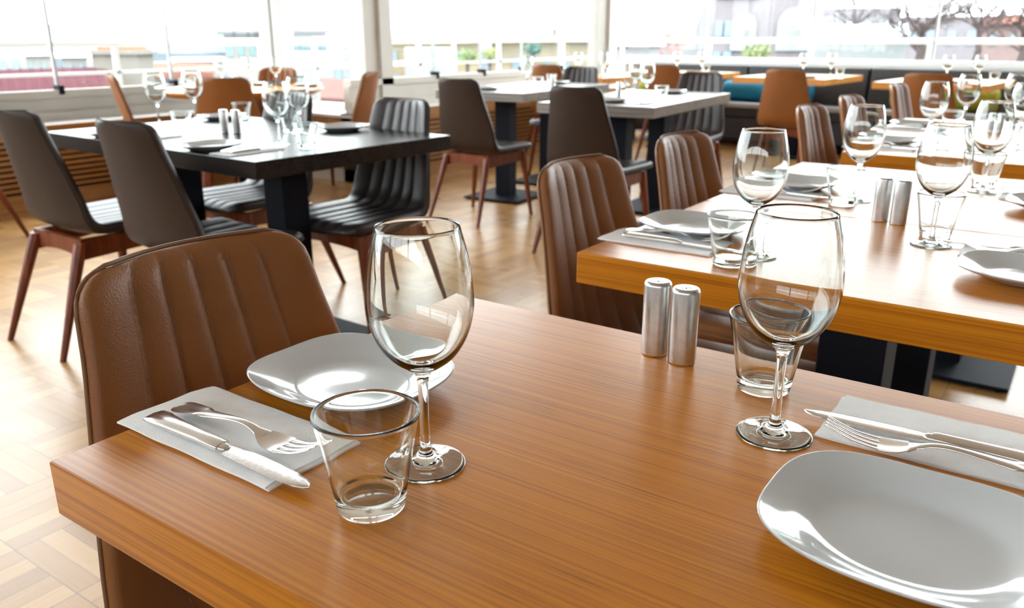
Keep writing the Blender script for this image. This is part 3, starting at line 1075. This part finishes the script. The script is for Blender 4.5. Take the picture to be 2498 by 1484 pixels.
# --- nearest bamboo table
ph = 'at the left seat of the nearest bamboo table'
plate(-0.597, 0.560, 0, ph)
cutlery(-0.607, 0.420, 0, ph, fk=(0.006, -0.004, 2), kn=(-0.007, -0.034, -0.8))
tumbler(-0.415, 0.401, ph)
wine(-0.424, 0.477, ph)
ph = 'at the right seat of the nearest bamboo table'
plate(-0.058, 0.585, 180, ph)
cutlery(-0.055, 0.775, 180, ph, fk=(-0.010, 0.047, 8), kn=(-0.018, 0.013, 2))
tumbler(-0.238, 0.802, ph)
wine(-0.195, 0.704, ph)
shakers(-0.376, 0.829, -0.339, 0.822, 'at the far edge of the nearest bamboo table')
# --- second pair of bamboo tables
ph = 'at the near left seat of the second bamboo table'
plate(-0.585, 1.447, 0, ph)
cutlery(-0.600, 1.338, 0, ph)
tumbler(-0.448, 1.259, ph)
wine(-0.434, 1.326, ph)
ph = 'at the far left seat of the middle bamboo tables'
plate(-0.58, 2.035, 0, ph)
cutlery(-0.60, 1.925, 0, ph)
tumbler(-0.428, 1.878, ph)
wine(-0.415, 1.945, ph)
ph = 'at the near right seat of the second bamboo table'
plate(-0.038, 1.43, 180, ph)
cutlery(-0.045, 1.585, 180, ph)
tumbler(-0.208, 1.662, ph)
wine(-0.203, 1.588, ph)
ph = 'at the far right seat of the middle bamboo tables'
plate(-0.03, 2.07, 180, ph)
cutlery(-0.045, 2.20, 180, ph)
tumbler(-0.202, 2.32, ph)
wine(-0.195, 2.235, ph)
shakers(-0.322, 1.746, -0.286, 1.735, 'on the seam of the middle bamboo tables')
# --- upper right pair
ph = 'at the nearest left seat of the upper right tables'
plate(-0.575, 3.09, 0, ph); cutlery(-0.575, 2.95, 0, ph); tumbler(-0.40, 3.02, ph); wine(-0.455, 3.10, ph)
ph = 'at the farther left seat of the upper right tables'
plate(-0.60, 3.75, 0, ph); cutlery(-0.60, 3.62, 0, ph); tumbler(-0.46, 3.62, ph); wine(-0.44, 3.80, ph)
ph = 'at the nearest right seat of the upper right tables'
plate(-0.02, 3.05, 180, ph); tumbler(-0.18, 3.30, ph); wine(-0.20, 3.20, ph)
ph = 'at the farther right seat of the upper right tables'
tumbler(-0.22, 4.02, ph); wine(-0.29, 3.98, ph); plate(-0.08, 3.75, 180, ph)
shakers(-0.315, 3.46, -0.275, 3.455, 'on the seam of the upper right tables')
# --- black tables
ph = 'nearest the corner of the right black table'
plate(-2.37, 1.665, 90, ph); cutlery(-2.215, 1.690, 90, ph); tumbler(-2.125, 1.862, ph); wine(-2.27, 1.868, ph)
ph = 'on the left black table before the chocolate chair'
plate(-2.98, 1.69, 90, ph); cutlery(-2.80, 1.71, 90, ph); tumbler(-2.86, 1.90, ph); wine(-3.20, 2.02, ph)
ph = 'on the far side of the right black table'
plate(-2.43, 2.315, -90, ph); tumbler(-2.55, 2.16, ph); wine(-2.46, 2.13, ph)
ph = 'on the far side of the left black table'
plate(-3.20, 2.33, -90, ph); tumbler(-3.02, 2.30, ph); wine(-3.28, 2.25, ph)
shakers(-2.727, 1.99, -2.675, 2.005, 'in the middle of the black tables')
# --- grey tables
ph = 'on the nearer right grey table'
plate(-2.25, 4.22, 90, ph); cutlery(-2.06, 4.22, 90, ph); tumbler(-2.10, 4.52, ph); wine(-2.17, 4.47, ph)
ph = 'on the farther right grey table'
plate(-2.30, 5.10, -90, ph); tumbler(-2.52, 4.95, ph); wine(-2.44, 4.86, ph)
ph = 'on the nearer left grey table'
plate(-3.50, 4.72, 90, ph); cutlery(-3.26, 4.76, 90, ph); tumbler(-3.28, 5.02, ph); wine(-3.43, 5.10, ph)
ph = 'on the farther left grey table'
plate(-3.50, 5.62, -90, ph); tumbler(-3.42, 5.42, ph); wine(-3.62, 5.40, ph)
item(saltP, -3.30, 5.24, 0, 'steel salt cylinder in the middle of the left grey tables', 'salt shaker', 'steel shakers')
item(saltP, -2.43, 4.62, 0, 'steel salt cylinder in the middle of the right grey tables', 'salt shaker', 'steel shakers')
# --- round table
ph = 'on the left of the round window table'
wine(-5.18, 3.80, ph); tumbler(-5.25, 3.62, ph)
ph = 'on the near side of the round window table'
wine(-4.98, 3.90, ph); plate(-4.98, 3.60, 135, ph)
ph = 'on the far side of the round window table'
wine(-5.22, 4.06, ph); plate(-5.26, 4.18, -50, ph)
ph = 'on the right of the round window table'
wine(-4.98, 4.12, ph); plate(-4.80, 4.25, 222, ph)
item(saltP, -5.12, 3.86, 0, 'steel salt cylinder in the middle of the round table', 'salt shaker', 'steel shakers')
# --- sofa tables
for x, y, nm in ((-4.02, 6.98, 'on the leftmost orange table'), (-3.45, 7.95, 'on the second sofa table'), (-2.20, 7.95, 'on the third sofa table'), (-0.98, 7.75, 'on the far right sofa table')):
    wine(x - 0.10, y + 0.02, nm + ', its left one')
    wine(x + 0.12, y + 0.12, nm + ', its right one')
    tumbler(x + 0.26, y - 0.10, nm)
    plate(x + 0.02, y - 0.22, 90, nm)

# ================================================================== BENCH AND BOLSTERS
def bench(u0, u1, label):
    b = empty('sofa_bench', CO, TH)
    tag(b, label, 'sofa', 'charcoal wall benches')
    n = max(1, round((u1 - u0) / 1.4))
    w = (u1 - u0) / n
    o = MB().box(u0, -0.60, 0.30, u1, -0.10, 0.445).build('seat', MT['sofa'], b); bevel(o, 0.02, 3)
    o = MB().box(u0 + 0.005, -0.66, 0.405, u1 - 0.005, -0.50, 0.452).build('seat_sheen_strip', MT['sofa_sheen'], b); bevel(o, 0.015, 3)  # added pale strip, paints the reflection along the charcoal seat front
    MB().box(u0 + 0.02, -0.62, 0.10, u1 - 0.02, -0.12, 0.30).build('base', MT['sofa'], b)
    for k in range(n):
        V = [(u0 + k * w + 0.006, -0.20, 0.43), (u0 + (k + 1) * w - 0.006, -0.20, 0.43), (u0 + (k + 1) * w - 0.006, -0.09, 0.43), (u0 + k * w + 0.006, -0.09, 0.43),
             (u0 + k * w + 0.006, -0.155, 0.805), (u0 + (k + 1) * w - 0.006, -0.155, 0.805), (u0 + (k + 1) * w - 0.006, -0.085, 0.805), (u0 + k * w + 0.006, -0.085, 0.805)]
        o = mesh_obj('backrest', V, [(0, 3, 2, 1), (4, 5, 6, 7), (0, 1, 5, 4), (1, 2, 6, 5), (2, 3, 7, 6), (3, 0, 4, 7)], MT['sofa'], b); bevel(o, 0.018, 3)
    for u in (u0 + 0.1, u1 - 0.1):
        for v in (-0.56, -0.16):
            MB().box(u - 0.02, v - 0.02, 0, u + 0.02, v + 0.02, 0.10).build('leg', MT['metal_black'], b)
bench(0.36, 2.86, 'charcoal upholstered bench along the back window, left one')
bench(2.87, 5.67, 'charcoal upholstered bench along the back window, right one')

def bolster(u0, u1, m, label):
    o = cpt((u0 + u1) / 2, -0.33, 0.452 + 0.105)
    L_ = (u1 - u0) / 2
    prof = [(0, -L_), (0.075, -L_ + 0.001), (0.095, -L_ + 0.010), (0.104, -L_ + 0.035), (0.105, 0), (0.104, L_ - 0.035), (0.095, L_ - 0.010), (0.075, L_ - 0.001), (0, L_)]
    V, Fc = lathe(prof, 36)
    V = [(z, x, y) for x, y, z in V]
    ob = mesh_obj('bolster_cushion', V, Fc, m, None, True, loc=o, rotz=TH)
    tag(ob, label, 'bolster', 'bolster cushions on the bench')
bolster(0.42, 1.32, MT['olive'], 'olive green bolster on the bench behind the grey tables')
bolster(1.44, 2.38, MT['blue'], 'teal blue bolster on the bench behind a tan chair')
bolster(3.14, 4.04, MT['olive'], 'yellow green bolster at the right end of the bench')

# ================================================================== OUTSIDE
def sm(name, c, r=1.0, n=0.05, sc=2.0, k=0.80): return simple(name, tuple(x * k for x in c), r, 0.0, 0.04, noise=n, nscale=sc)
WM = sm('white_rail', (0.90, 0.92, 0.92), 0.5, k=1.0)
terr = MB().box(-8.2, -4, -0.3, -6.25, 13, -0.02).box(-6.25, 5.1, -0.3, -4.9, 13, -0.02).box(-4.9, 9.9, -0.3, 6, 13, -0.02).build('terrace', sm('terrace_concrete', (0.248, 0.24, 0.228)))
tag(terr, 'pale concrete terrace strip outside the windows', 'terrace', kind='structure')

def railing(name, A, B, z, lows, posts, label):
    A, B = Vector(A), Vector(B)
    r = empty(name, A, math.atan2(B.y - A.y, B.x - A.x))
    L_ = (B - A).length
    MB().tube([(0, 0, z - 0.034), (L_, 0, z - 0.034)], 0.034, 14).build('handrail', WM, r, True)
    for zz in lows:
        MB().box(0, -0.02, zz - 0.025, L_, 0.02, zz).build('lower_rail', WM, r)
    for q in range(posts + 1):
        x = L_ * q / posts
        MB().box(x - 0.02, -0.02, -0.02, x + 0.02, 0.02, z - 0.03).build('post', WM, r)
    tag(r, label, 'railing', 'white terrace railings')
railing('railing', (-6.75, -2, 0), (-6.75, 8.4, 0), 1.085, (0.832,), 7, 'white terrace railing outside the left window')
railing('railing', (-5.75, 5.2, 0), (-5.75, 10.75, 0), 1.10, (0.845,), 4, 'white terrace railing outside the middle window')
railing('railing', (-5.7, 10.9, 0), (5.0, 10.1, 0), 1.085, (), 8, 'white terrace railing outside the back window')

def wbuilding(name, pxl, pxr, ytop, ybot, D, depth, mwall, label, roof=None, wins=(), mwin=None, rlabel=None, ang=0.0, cat='building'):
    """box-like building whose front spans the given pixels at distance D; wins = (u0,u1,v0,v1) fractions"""
    a, b = far(pxl, ytop, D), far(pxr, ytop, D)
    zb = far((pxl + pxr) / 2, ybot, D).z
    zt = (a.z + b.z) / 2
    mid = (a + b) / 2
    yaw = math.atan2(b.y - a.y, b.x - a.x) + ang
    L_ = (Vector((b.x - a.x, b.y - a.y))).length
    r = empty(name, (mid.x, mid.y, zb), yaw)
    MB().box(-L_ / 2, 0, 0, L_ / 2, depth, zt - zb).build('walls', mwall, r)
    hgt = zt - zb
    MB().box(-L_ / 2 + 0.01, 0.01, -25 - zb, L_ / 2 - 0.01, depth - 0.01, 0).build('lower_walls', mwall, r)
    if roof == 'hip':
        mr, rh = ROOF, hgt * 0.28
        V = [(-L_ / 2 - .3, -.3, hgt), (L_ / 2 + .3, -.3, hgt), (L_ / 2 + .3, depth + .3, hgt), (-L_ / 2 - .3, depth + .3, hgt), (-L_ / 4, depth / 2, hgt + rh), (L_ / 4, depth / 2, hgt + rh)]
        mesh_obj('roof', V, [(0, 1, 5, 4), (1, 2, 5), (2, 3, 4, 5), (3, 0, 4), (0, 3, 2, 1)], mr, r)
    elif roof == 'slab':
        MB().box(-L_ / 2 - .3, -.4, hgt, L_ / 2 + .3, depth + .2, hgt * 1.06).build('roof', roofm.get(name, WM), r)
    for (u0, u1, v0, v1) in wins:
        x0 = (u0 - 0.5) * L_; x1 = (u1 - 0.5) * L_
        MB().box(x0, -0.08, hgt * v0, x1, 0.05, hgt * v1).build('window', mwin or WIN, r)
    tag(r, label, cat)
    return r
ROOF = sm('terracotta_tiles', (0.26, 0.11, 0.08), n=0.15, sc=3)
WIN = simple('far_window_glass', (0.204, 0.27, 0.312), 0.15, noise=0.1, nscale=1)
roofm = {}
PALE = sm('pale_render', (0.34, 0.33, 0.31))
YEL = sm('yellow_render', (0.34, 0.285, 0.19))
PINK = sm('pinkish_render', (0.26, 0.232, 0.245))
TEAL = simple('teal_glass', (0.16, 0.27, 0.28), 0.2, noise=0.2, nscale=1)
GREYB = sm('grey_beige_stone', (0.253, 0.237, 0.209))
WHB = sm('white_render', (0.336, 0.34, 0.344))

# water and land
SEA = simple('pale_water', (0.083, 0.098, 0.111), 1.0, 0.0, 0.0, noise=0.06, nscale=0.01)
sea = MB().box(-6000, -2500, -41, 3500, 7000, -40).build('sea_water', SEA)
tag(sea, 'pale blue water beyond the roofs', 'water', kind='structure')
land = MB().box(-260, -200, -26, 400, 420, -25).build('city_ground', sm('city_ground', (0.168, 0.164, 0.16), sc=0.05))
tag(land, 'ground of the quarter below the terrace', 'ground', kind='structure')

def hills(name, pts, D, m, label):
    """low ridge line with real depth; pts = (px, ytop)"""
    V, Fc = [], []
    n = len(pts)
    for px, py in pts:
        t = far(px, py, D); V += [(t.x, t.y, t.z)]
        f = far(px, 92, D * 0.93); V += [(f.x, f.y, -40)]
        g = far(px, 92, D * 1.08); V += [(g.x, g.y, -40)]
    for i in range(n - 1):
        a = i * 3
        Fc += [(a, a + 1, a + 4, a + 3), (a, a + 3, a + 5, a + 2)]
    Fc += [(0, 2, 1), ((n - 1) * 3, (n - 1) * 3 + 1, (n - 1) * 3 + 2)]
    o = mesh_obj(name, V, Fc, m)
    tag(o, label, 'hill')
rnd = random.Random(4)
HILL = sm('far_hazy_shore', (0.24, 0.255, 0.285), n=0.06, sc=0.01)  # distance haze is put into these pale bluish shore colours
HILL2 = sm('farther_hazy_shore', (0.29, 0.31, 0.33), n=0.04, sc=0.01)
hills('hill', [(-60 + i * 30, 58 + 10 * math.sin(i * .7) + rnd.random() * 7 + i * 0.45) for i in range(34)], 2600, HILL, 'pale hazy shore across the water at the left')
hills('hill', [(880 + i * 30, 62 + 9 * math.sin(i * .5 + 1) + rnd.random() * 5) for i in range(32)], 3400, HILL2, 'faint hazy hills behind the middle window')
# domed mosque far away
md = empty('mosque', far(560, 66, 2250))
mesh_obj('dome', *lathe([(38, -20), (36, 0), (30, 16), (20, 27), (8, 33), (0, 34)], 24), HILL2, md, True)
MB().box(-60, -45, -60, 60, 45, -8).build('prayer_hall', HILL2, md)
tag(md, 'faint domed silhouette on the hazy shore', 'mosque')
for i, (px, t) in enumerate(((85, 28), (352, 40))):
    p = far(px, 70, 2250)
    mn = MB().cyl((p.x, p.y, -40), 3.0, far(px, t + 8, 2250).z + 40, 10)
    tag(mn.build('minaret', HILL2), 'thin hazy minaret %s' % ('near the left picture edge' if i == 0 else 'above the left shore'), 'minaret')

# chimney hut with orange tiles, left
p = far(303, 160, 26)
ch = empty('chimney_block', (p.x, p.y, p.z), math.radians(35))
MB().box(-0.7, -0.55, -25 - p.z, 0.7, 0.55, -1.0).build('shaft', GREYB, ch)
MB().box(-0.62, -0.5, -1.0, 0.62, 0.5, 0.42).build('stack', GREYB, ch)
MB().box(-0.75, -0.6, 0.30, 0.75, 0.6, 0.37).build('ledge', GREYB, ch)
MB().box(-0.50, -0.4, 0.42, 0.50, 0.4, 0.52).build('cap', simple('orange_tile', (0.375, 0.13, 0.06), 0.7, noise=0.1, nscale=5), ch)
tag(ch, 'square beige chimney block with an orange tile cap, left window', 'chimney')
# red tin roof below the left window
def slab(name, P, m, label, cat, th=0.25):
    V = [Vector(q) for q in P]
    k = len(V)
    V2 = V + [v - Vector((0, 0, th)) for v in V]
    Fc = [tuple(range(k)), tuple(reversed(range(k, 2 * k)))] + [(i, (i + k), ((i + 1) % k) + k, (i + 1) % k) for i in range(k)]
    o = mesh_obj(name, V2, Fc, m); tag(o, label, cat); return o
TIN = simple('dark_pink_tin', (0.070, 0.022, 0.028), 1.0, 0.0, 0.04, noise=0.15, nscale=2)
# seamed sheets
def tin_roof(label, quad, ribs):
    r = empty('tin_roof', quad[0])
    q = [Vector(v) - Vector(quad[0]) for v in quad]
    V = q + [v - Vector((0, 0, 0.3)) for v in q]
    mesh_obj('sheet', V, [(0, 1, 2, 3), (7, 6, 5, 4), (0, 4, 5, 1), (1, 5, 6, 2), (2, 6, 7, 3), (3, 7, 4, 0)], TIN, r)
    for k in range(1, ribs):
        a = q[0].lerp(q[1], k / ribs); b = q[3].lerp(q[2], k / ribs)
        MB().tube([a, b], 0.03, 6).build('seam', TIN, r)
    tag(r, label, 'roof')
tin_roof('dark pink seamed tin roof below the left window', [far(-60, 236, 16), far(285, 226, 16), far(255, 163, 27), far(-60, 172, 27)], 12)
slab('tile_roof', [far(335, 168, 30), far(520, 176, 30), far(520, 156, 40), far(345, 152, 40)], ROOF, 'thin strip of orange tiles right of the chimney block', 'roof')
slab('tile_roof', [far(770, 238, 15), far(862, 242, 15), far(862, 195, 20), far(775, 190, 20)], sm('faded_red_roof', (0.186, 0.102, 0.09)), 'faded red roof seen beside the wide column', 'roof')
# pale house clutter, left
for i, (l, r_, t, b_, D, mm, lab, rf) in enumerate((
    (-20, 60, 128, 200, 60, WHB, 'small white house at the left picture edge', None),
    (50, 128, 136, 200, 70, PALE, 'pale block house left of the mullion', 'slab'),
    (150, 215, 140, 200, 52, PALE, 'low beige house beside the chimney block', 'slab'),
    (212, 262, 150, 200, 44, WHB, 'low white house touching the chimney block', None),
    (340, 430, 160, 230, 38, WHB, 'white flat roofed house below the sea line', None),
    (425, 540, 150, 230, 60, PALE, 'pale flat house behind the wine glasses', 'slab'))):
    wbuilding('house', l, r_, t, b_, D, 6, mm, lab, rf, [(0.2, 0.35, 0.4, 0.75), (0.6, 0.75, 0.4, 0.75)])
# building with dark roof and teal windows
roofm['office'] = sm('slate_roof', (0.15, 0.15, 0.16))
wbuilding('office', 545, 660, 84, 200, 46, 8, PALE, 'long pale building with a dark roof left of the post', 'slab', [(0.05 + 0.24 * k, 0.16 + 0.24 * k, 0.55, 0.85) for k in range(4)], TEAL)
wbuilding('office', 690, 795, 80, 200, 50, 8, WHB, 'white building with teal windows, between post and column', 'slab', [(0.03 + 0.12 * k, 0.11 + 0.12 * k, 0.62, 0.93) for k in range(8)], TEAL)
wbuilding('house', 802, 900, 92, 220, 46, 3, WHB, 'tall white plain wall beside the wide column', None, [(0.10 + 0.3 * k, 0.22 + 0.3 * k, 0.72, 0.95) for k in range(3)], simple('pale_teal_glass', (0.25, 0.33, 0.33), 0.2, noise=0.1, nscale=1))
wbuilding('house', 690, 905, 128, 260, 30, 3, WHB, 'low white building in front of the teal windowed one', None, [(0.58, 0.64, 0.5, 0.75)])
# yellow building row behind the middle window
wbuilding('apartment_building', 930, 1172, 98, 230, 34, 3, YEL, 'yellow building with small windows, middle window', 'slab',
          [(0.10, 0.16, 0.10, 0.38), (0.34, 0.42, 0.10, 0.38), (0.10, 0.15, 0.62, 0.80), (0.34, 0.40, 0.62, 0.80), (0.75, 0.81, 0.62, 0.8)])
wbuilding('apartment_building', 1198, 1460, 100, 230, 38, 8, sm('cream_yellow_render', (0.36, 0.31, 0.22)), 'cream yellow building behind the far wine glasses', 'slab',
          [(0.2, 0.27, 0.45, 0.7), (0.5, 0.56, 0.4, 0.62), (0.68, 0.74, 0.4, 0.62)])
wbuilding('house', 985, 1110, 118, 150, 27, 3, WHB, 'white flat awning roof before the yellow building', None, [])
wbuilding('house', 1225, 1285, 74, 100, 200, 12, sm('brick_wall', (0.35, 0.224, 0.21)), 'tiny reddish house on the skyline, middle window', 'hip')
wbuilding('house', 1325, 1390, 76, 100, 220, 12, GREYB, 'tiny grey house on the skyline, middle window', 'hip')
wbuilding('house', 1600, 1700, 100, 165, 60, 8, sm('pink_render', (0.372, 0.252, 0.24)), 'low reddish house left of the sloping roof', 'hip', [(0.2, 0.3, 0.3, 0.6), (0.6, 0.7, 0.3, 0.6)])
wbuilding('house', 1500, 1610, 112, 170, 50, 8, WHB, 'low white house right of the corner post', 'slab', [(0.3, 0.4, 0.3, 0.6)])
# big sloping wall and pinkish building with arches
sl = far(1690, 92, 24)
P = [far(1640, 160, 24), far(1752, 160, 24), far(1752, -40, 24), far(1738, -40, 24), far(1690, 85, 24)]
u_ = (P[1] - P[0]); u_.z = 0; u_.normalize(); nrm = Vector((-u_.y, u_.x, 0)) * 6
V = P + [q + nrm for q in P]
mesh_obj('gable_wall', V, [(0, 1, 2, 3, 4), (9, 8, 7, 6, 5)] + [(i, i + 5, (i + 1) % 5 + 5, (i + 1) % 5) for i in range(5)], WHB)
tag(COL.objects['gable_wall'], 'pale wall with a steep sloping edge beside the pinkish building', 'wall')
pb = wbuilding('arched_building', 1745, 2020, -120, 175, 23, 8, PINK, 'large pinkish grey building with two tall pale arches', None,
               [(0.05, 0.12, 0.30, 0.43), (0.14, 0.22, 0.30, 0.43), (0.05, 0.12, 0.09, 0.17), (0.14, 0.22, 0.09, 0.17), (0.05, 0.45, 0.62, 0.68)], WIN)
a, b = far(1745, 0, 23), far(2020, 0, 23)
Lb = math.hypot(b.x - a.x, b.y - a.y); hb = far(1880, -120, 23).z - far(1880, 175, 23).z
for u0, u1 in ((0.21, 0.43), (0.62, 0.94)):
    x0, x1 = (u0 - .5) * Lb, (u1 - .5) * Lb
    c, rr = (x0 + x1) / 2, (x1 - x0) / 2
    pts = [(x0, hb * 0.18)] + [(c - rr * math.cos(PI * k / 14), hb * 0.40 + rr * 0.95 * math.sin(PI * k / 14)) for k in range(15)] + [(x1, hb * 0.18)]
    k = len(pts)
    V = [(x, -0.10, z) for x, z in pts] + [(x, 0.05, z) for x, z in pts]
    mesh_obj('arch_panel', V, [tuple(range(k)), tuple(reversed(range(k, 2 * k)))] + [(i, i + k, (i + 1) % k + k, (i + 1) % k) for i in range(k)], sm('pale_arch_render', (0.32, 0.36, 0.38)), pb)
    MB().box(c + rr * 0.1, -0.16, hb * 0.28, c + rr * 0.3, -0.09, hb * 0.36).build('wall_lamp', GREYB, pb)
# white conservatory
cv = wbuilding('conservatory', 1975, 2215, 88, 190, 18, 3, sm('white_panel', (0.33, 0.35, 0.35)), 'low white conservatory with a sloping glass roof', None, [], None)
a, b = far(1975, 0, 18), far(2215, 0, 18)
Lc = math.hypot(b.x - a.x, b.y - a.y); hc = far(2095, 88, 18).z - far(2095, 190, 18).z
rt = far(2095, 58, 18).z - far(2095, 190, 18).z
V = [(-Lc / 2, -0.1, hc), (Lc / 2, -0.1, hc), (Lc / 2, 1.5, rt), (-Lc / 2, 1.5, rt), (-Lc / 2, 3, hc), (Lc / 2, 3, hc)]
mesh_obj('glazed_roof', V, [(0, 1, 2, 3), (3, 2, 5, 4), (0, 3, 4), (1, 5, 2), (0, 4, 5, 1)], sm('roof_glass', (0.24, 0.26, 0.27), 0.3), cv)
for k in range(6):
    x = -Lc / 2 + Lc * k / 5
    MB().tube([(x, -0.12, hc), (x, 1.5, rt + 0.02)], 0.03, 6).build('roof_bar', WM, cv)
wbuilding('house', 2395, 2520, 62, 170, 42, 8, sm('rose_render', (0.275, 0.2, 0.19)), 'reddish house among the bare trees, far right', 'hip', [(0.2, 0.35, 0.55, 0.8), (0.6, 0.75, 0.55, 0.8)])
wbuilding('house', 2200, 2420, 40, 180, 70, 8, sm('lilac_render', (0.25, 0.23, 0.245)), 'lilac grey house behind the bare trees', None, [(0.1 + .22 * k, 0.2 + .22 * k, 0.5, 0.75) for k in range(4)])
wbuilding('house', 1985, 2200, 20, 180, 75, 8, sm('grey_lilac_render', (0.26, 0.245, 0.265)), 'grey lilac house behind the conservatory', None, [(0.1 + .22 * k, 0.2 + .22 * k, 0.6, 0.8) for k in range(4)])

# bare winter trees
BARK = sm('bare_bark', (0.12, 0.093, 0.09), n=0.2, sc=8)
def bare_tree(px, pytop, pybase, D, seed, label, spread=0.9):
    rn = random.Random(seed)
    base = far(px, pybase, D); top = far(px, pytop, D)
    hgt = top.z - base.z
    t = empty('bare_tree', base)
    tr = MB(); br = MB()
    tr.tube([(0, 0, 0), (0.05, 0.03, hgt * 0.25), (-0.03, 0.05, hgt * 0.5)], [0.10, 0.07, 0.045], 8)
    def grow(p, d, l, r, depth):
        q = p + d * l
        mid = p.lerp(q, 0.5) + Vector((rn.uniform(-1, 1), rn.uniform(-1, 1), rn.uniform(-1, 1))) * l * 0.07
        br.tube([p, mid, q], [r, r * 0.85, r * 0.65], 3 if depth < 4 else 5, cap=False)
        if depth == 0: return
        for k in range(rn.choice((2, 3, 3))):
            dd = (d + Vector((rn.uniform(-1, 1), rn.uniform(-1, 1), rn.uniform(-0.5, 0.8))) * spread).normalized()
            grow(p.lerp(q, rn.uniform(0.5, 1.0)), dd, l * rn.uniform(0.6, 0.82), r * 0.62, depth - 1)
    for k in range(8):
        an = k * 2.4 + rn.random()
        grow(Vector((0, 0, hgt * rn.uniform(0.2, 0.5))), Vector((math.cos(an) * 0.8, math.sin(an) * 0.8, rn.uniform(0.4, 1.0))).normalized(), hgt * 0.24, 0.026, 6)
    tr.build('trunk', BARK, t); br.build('branches', BARK, t)
    tag(t, label, 'tree', 'bare trees beyond the back window')
bare_tree(2075, -60, 130, 30, 3, 'bare tree rising behind the conservatory roof')
bare_tree(2232, -80, 185, 17, 5, 'bare tree with a dark trunk right of the conservatory')
bare_tree(2370, -70, 185, 22, 8, 'bare tree between conservatory and far right house')
bare_tree(2480, -60, 185, 19, 11, 'bare tree at the upper right picture corner')
# shrubs
def shrub(px, py, D, r, seed, label, c):
    rn = random.Random(seed)
    p = far(px, py, D)
    m = MB()
    for k in range(420):
        q = Vector((rn.gauss(0, 1), rn.gauss(0, 1), rn.gauss(0, 1))).normalized() * r * rn.uniform(0.4, 1)
        q.z *= 0.7
        a = Vector((rn.uniform(-1, 1), rn.uniform(-1, 1), rn.uniform(-1, 1))).normalized() * r * 0.14
        b2 = a.cross(Vector((rn.random(), rn.random(), rn.random()))).normalized() * r * 0.08
        V = [q - a, q + b2, q + a, q - b2]
        m.add(V, [(0, 1, 2, 3)])
    t = empty('shrub', p)
    m.build('foliage', sm(label.replace(' ', '_')[:20], c), t)
    MB().cyl((0, 0, -25 - p.z), 0.05, 25 + p.z, 8).build('stem', BARK, t)
    tag(t, label, 'shrub')
shrub(1140, 138, 24, 0.32, 1, 'small green roof shrub behind the middle window', (0.30, 0.40, 0.18))
shrub(1195, 132, 24, 0.26, 2, 'small yellow green shrub right of another', (0.42, 0.48, 0.20))
shrub(1300, 120, 24, 0.28, 3, 'dark green round shrub before the cream yellow building', (0.14, 0.26, 0.22))
shrub(1845, 130, 16, 0.30, 4, 'sparse green shrub below the arches', (0.38, 0.44, 0.22))
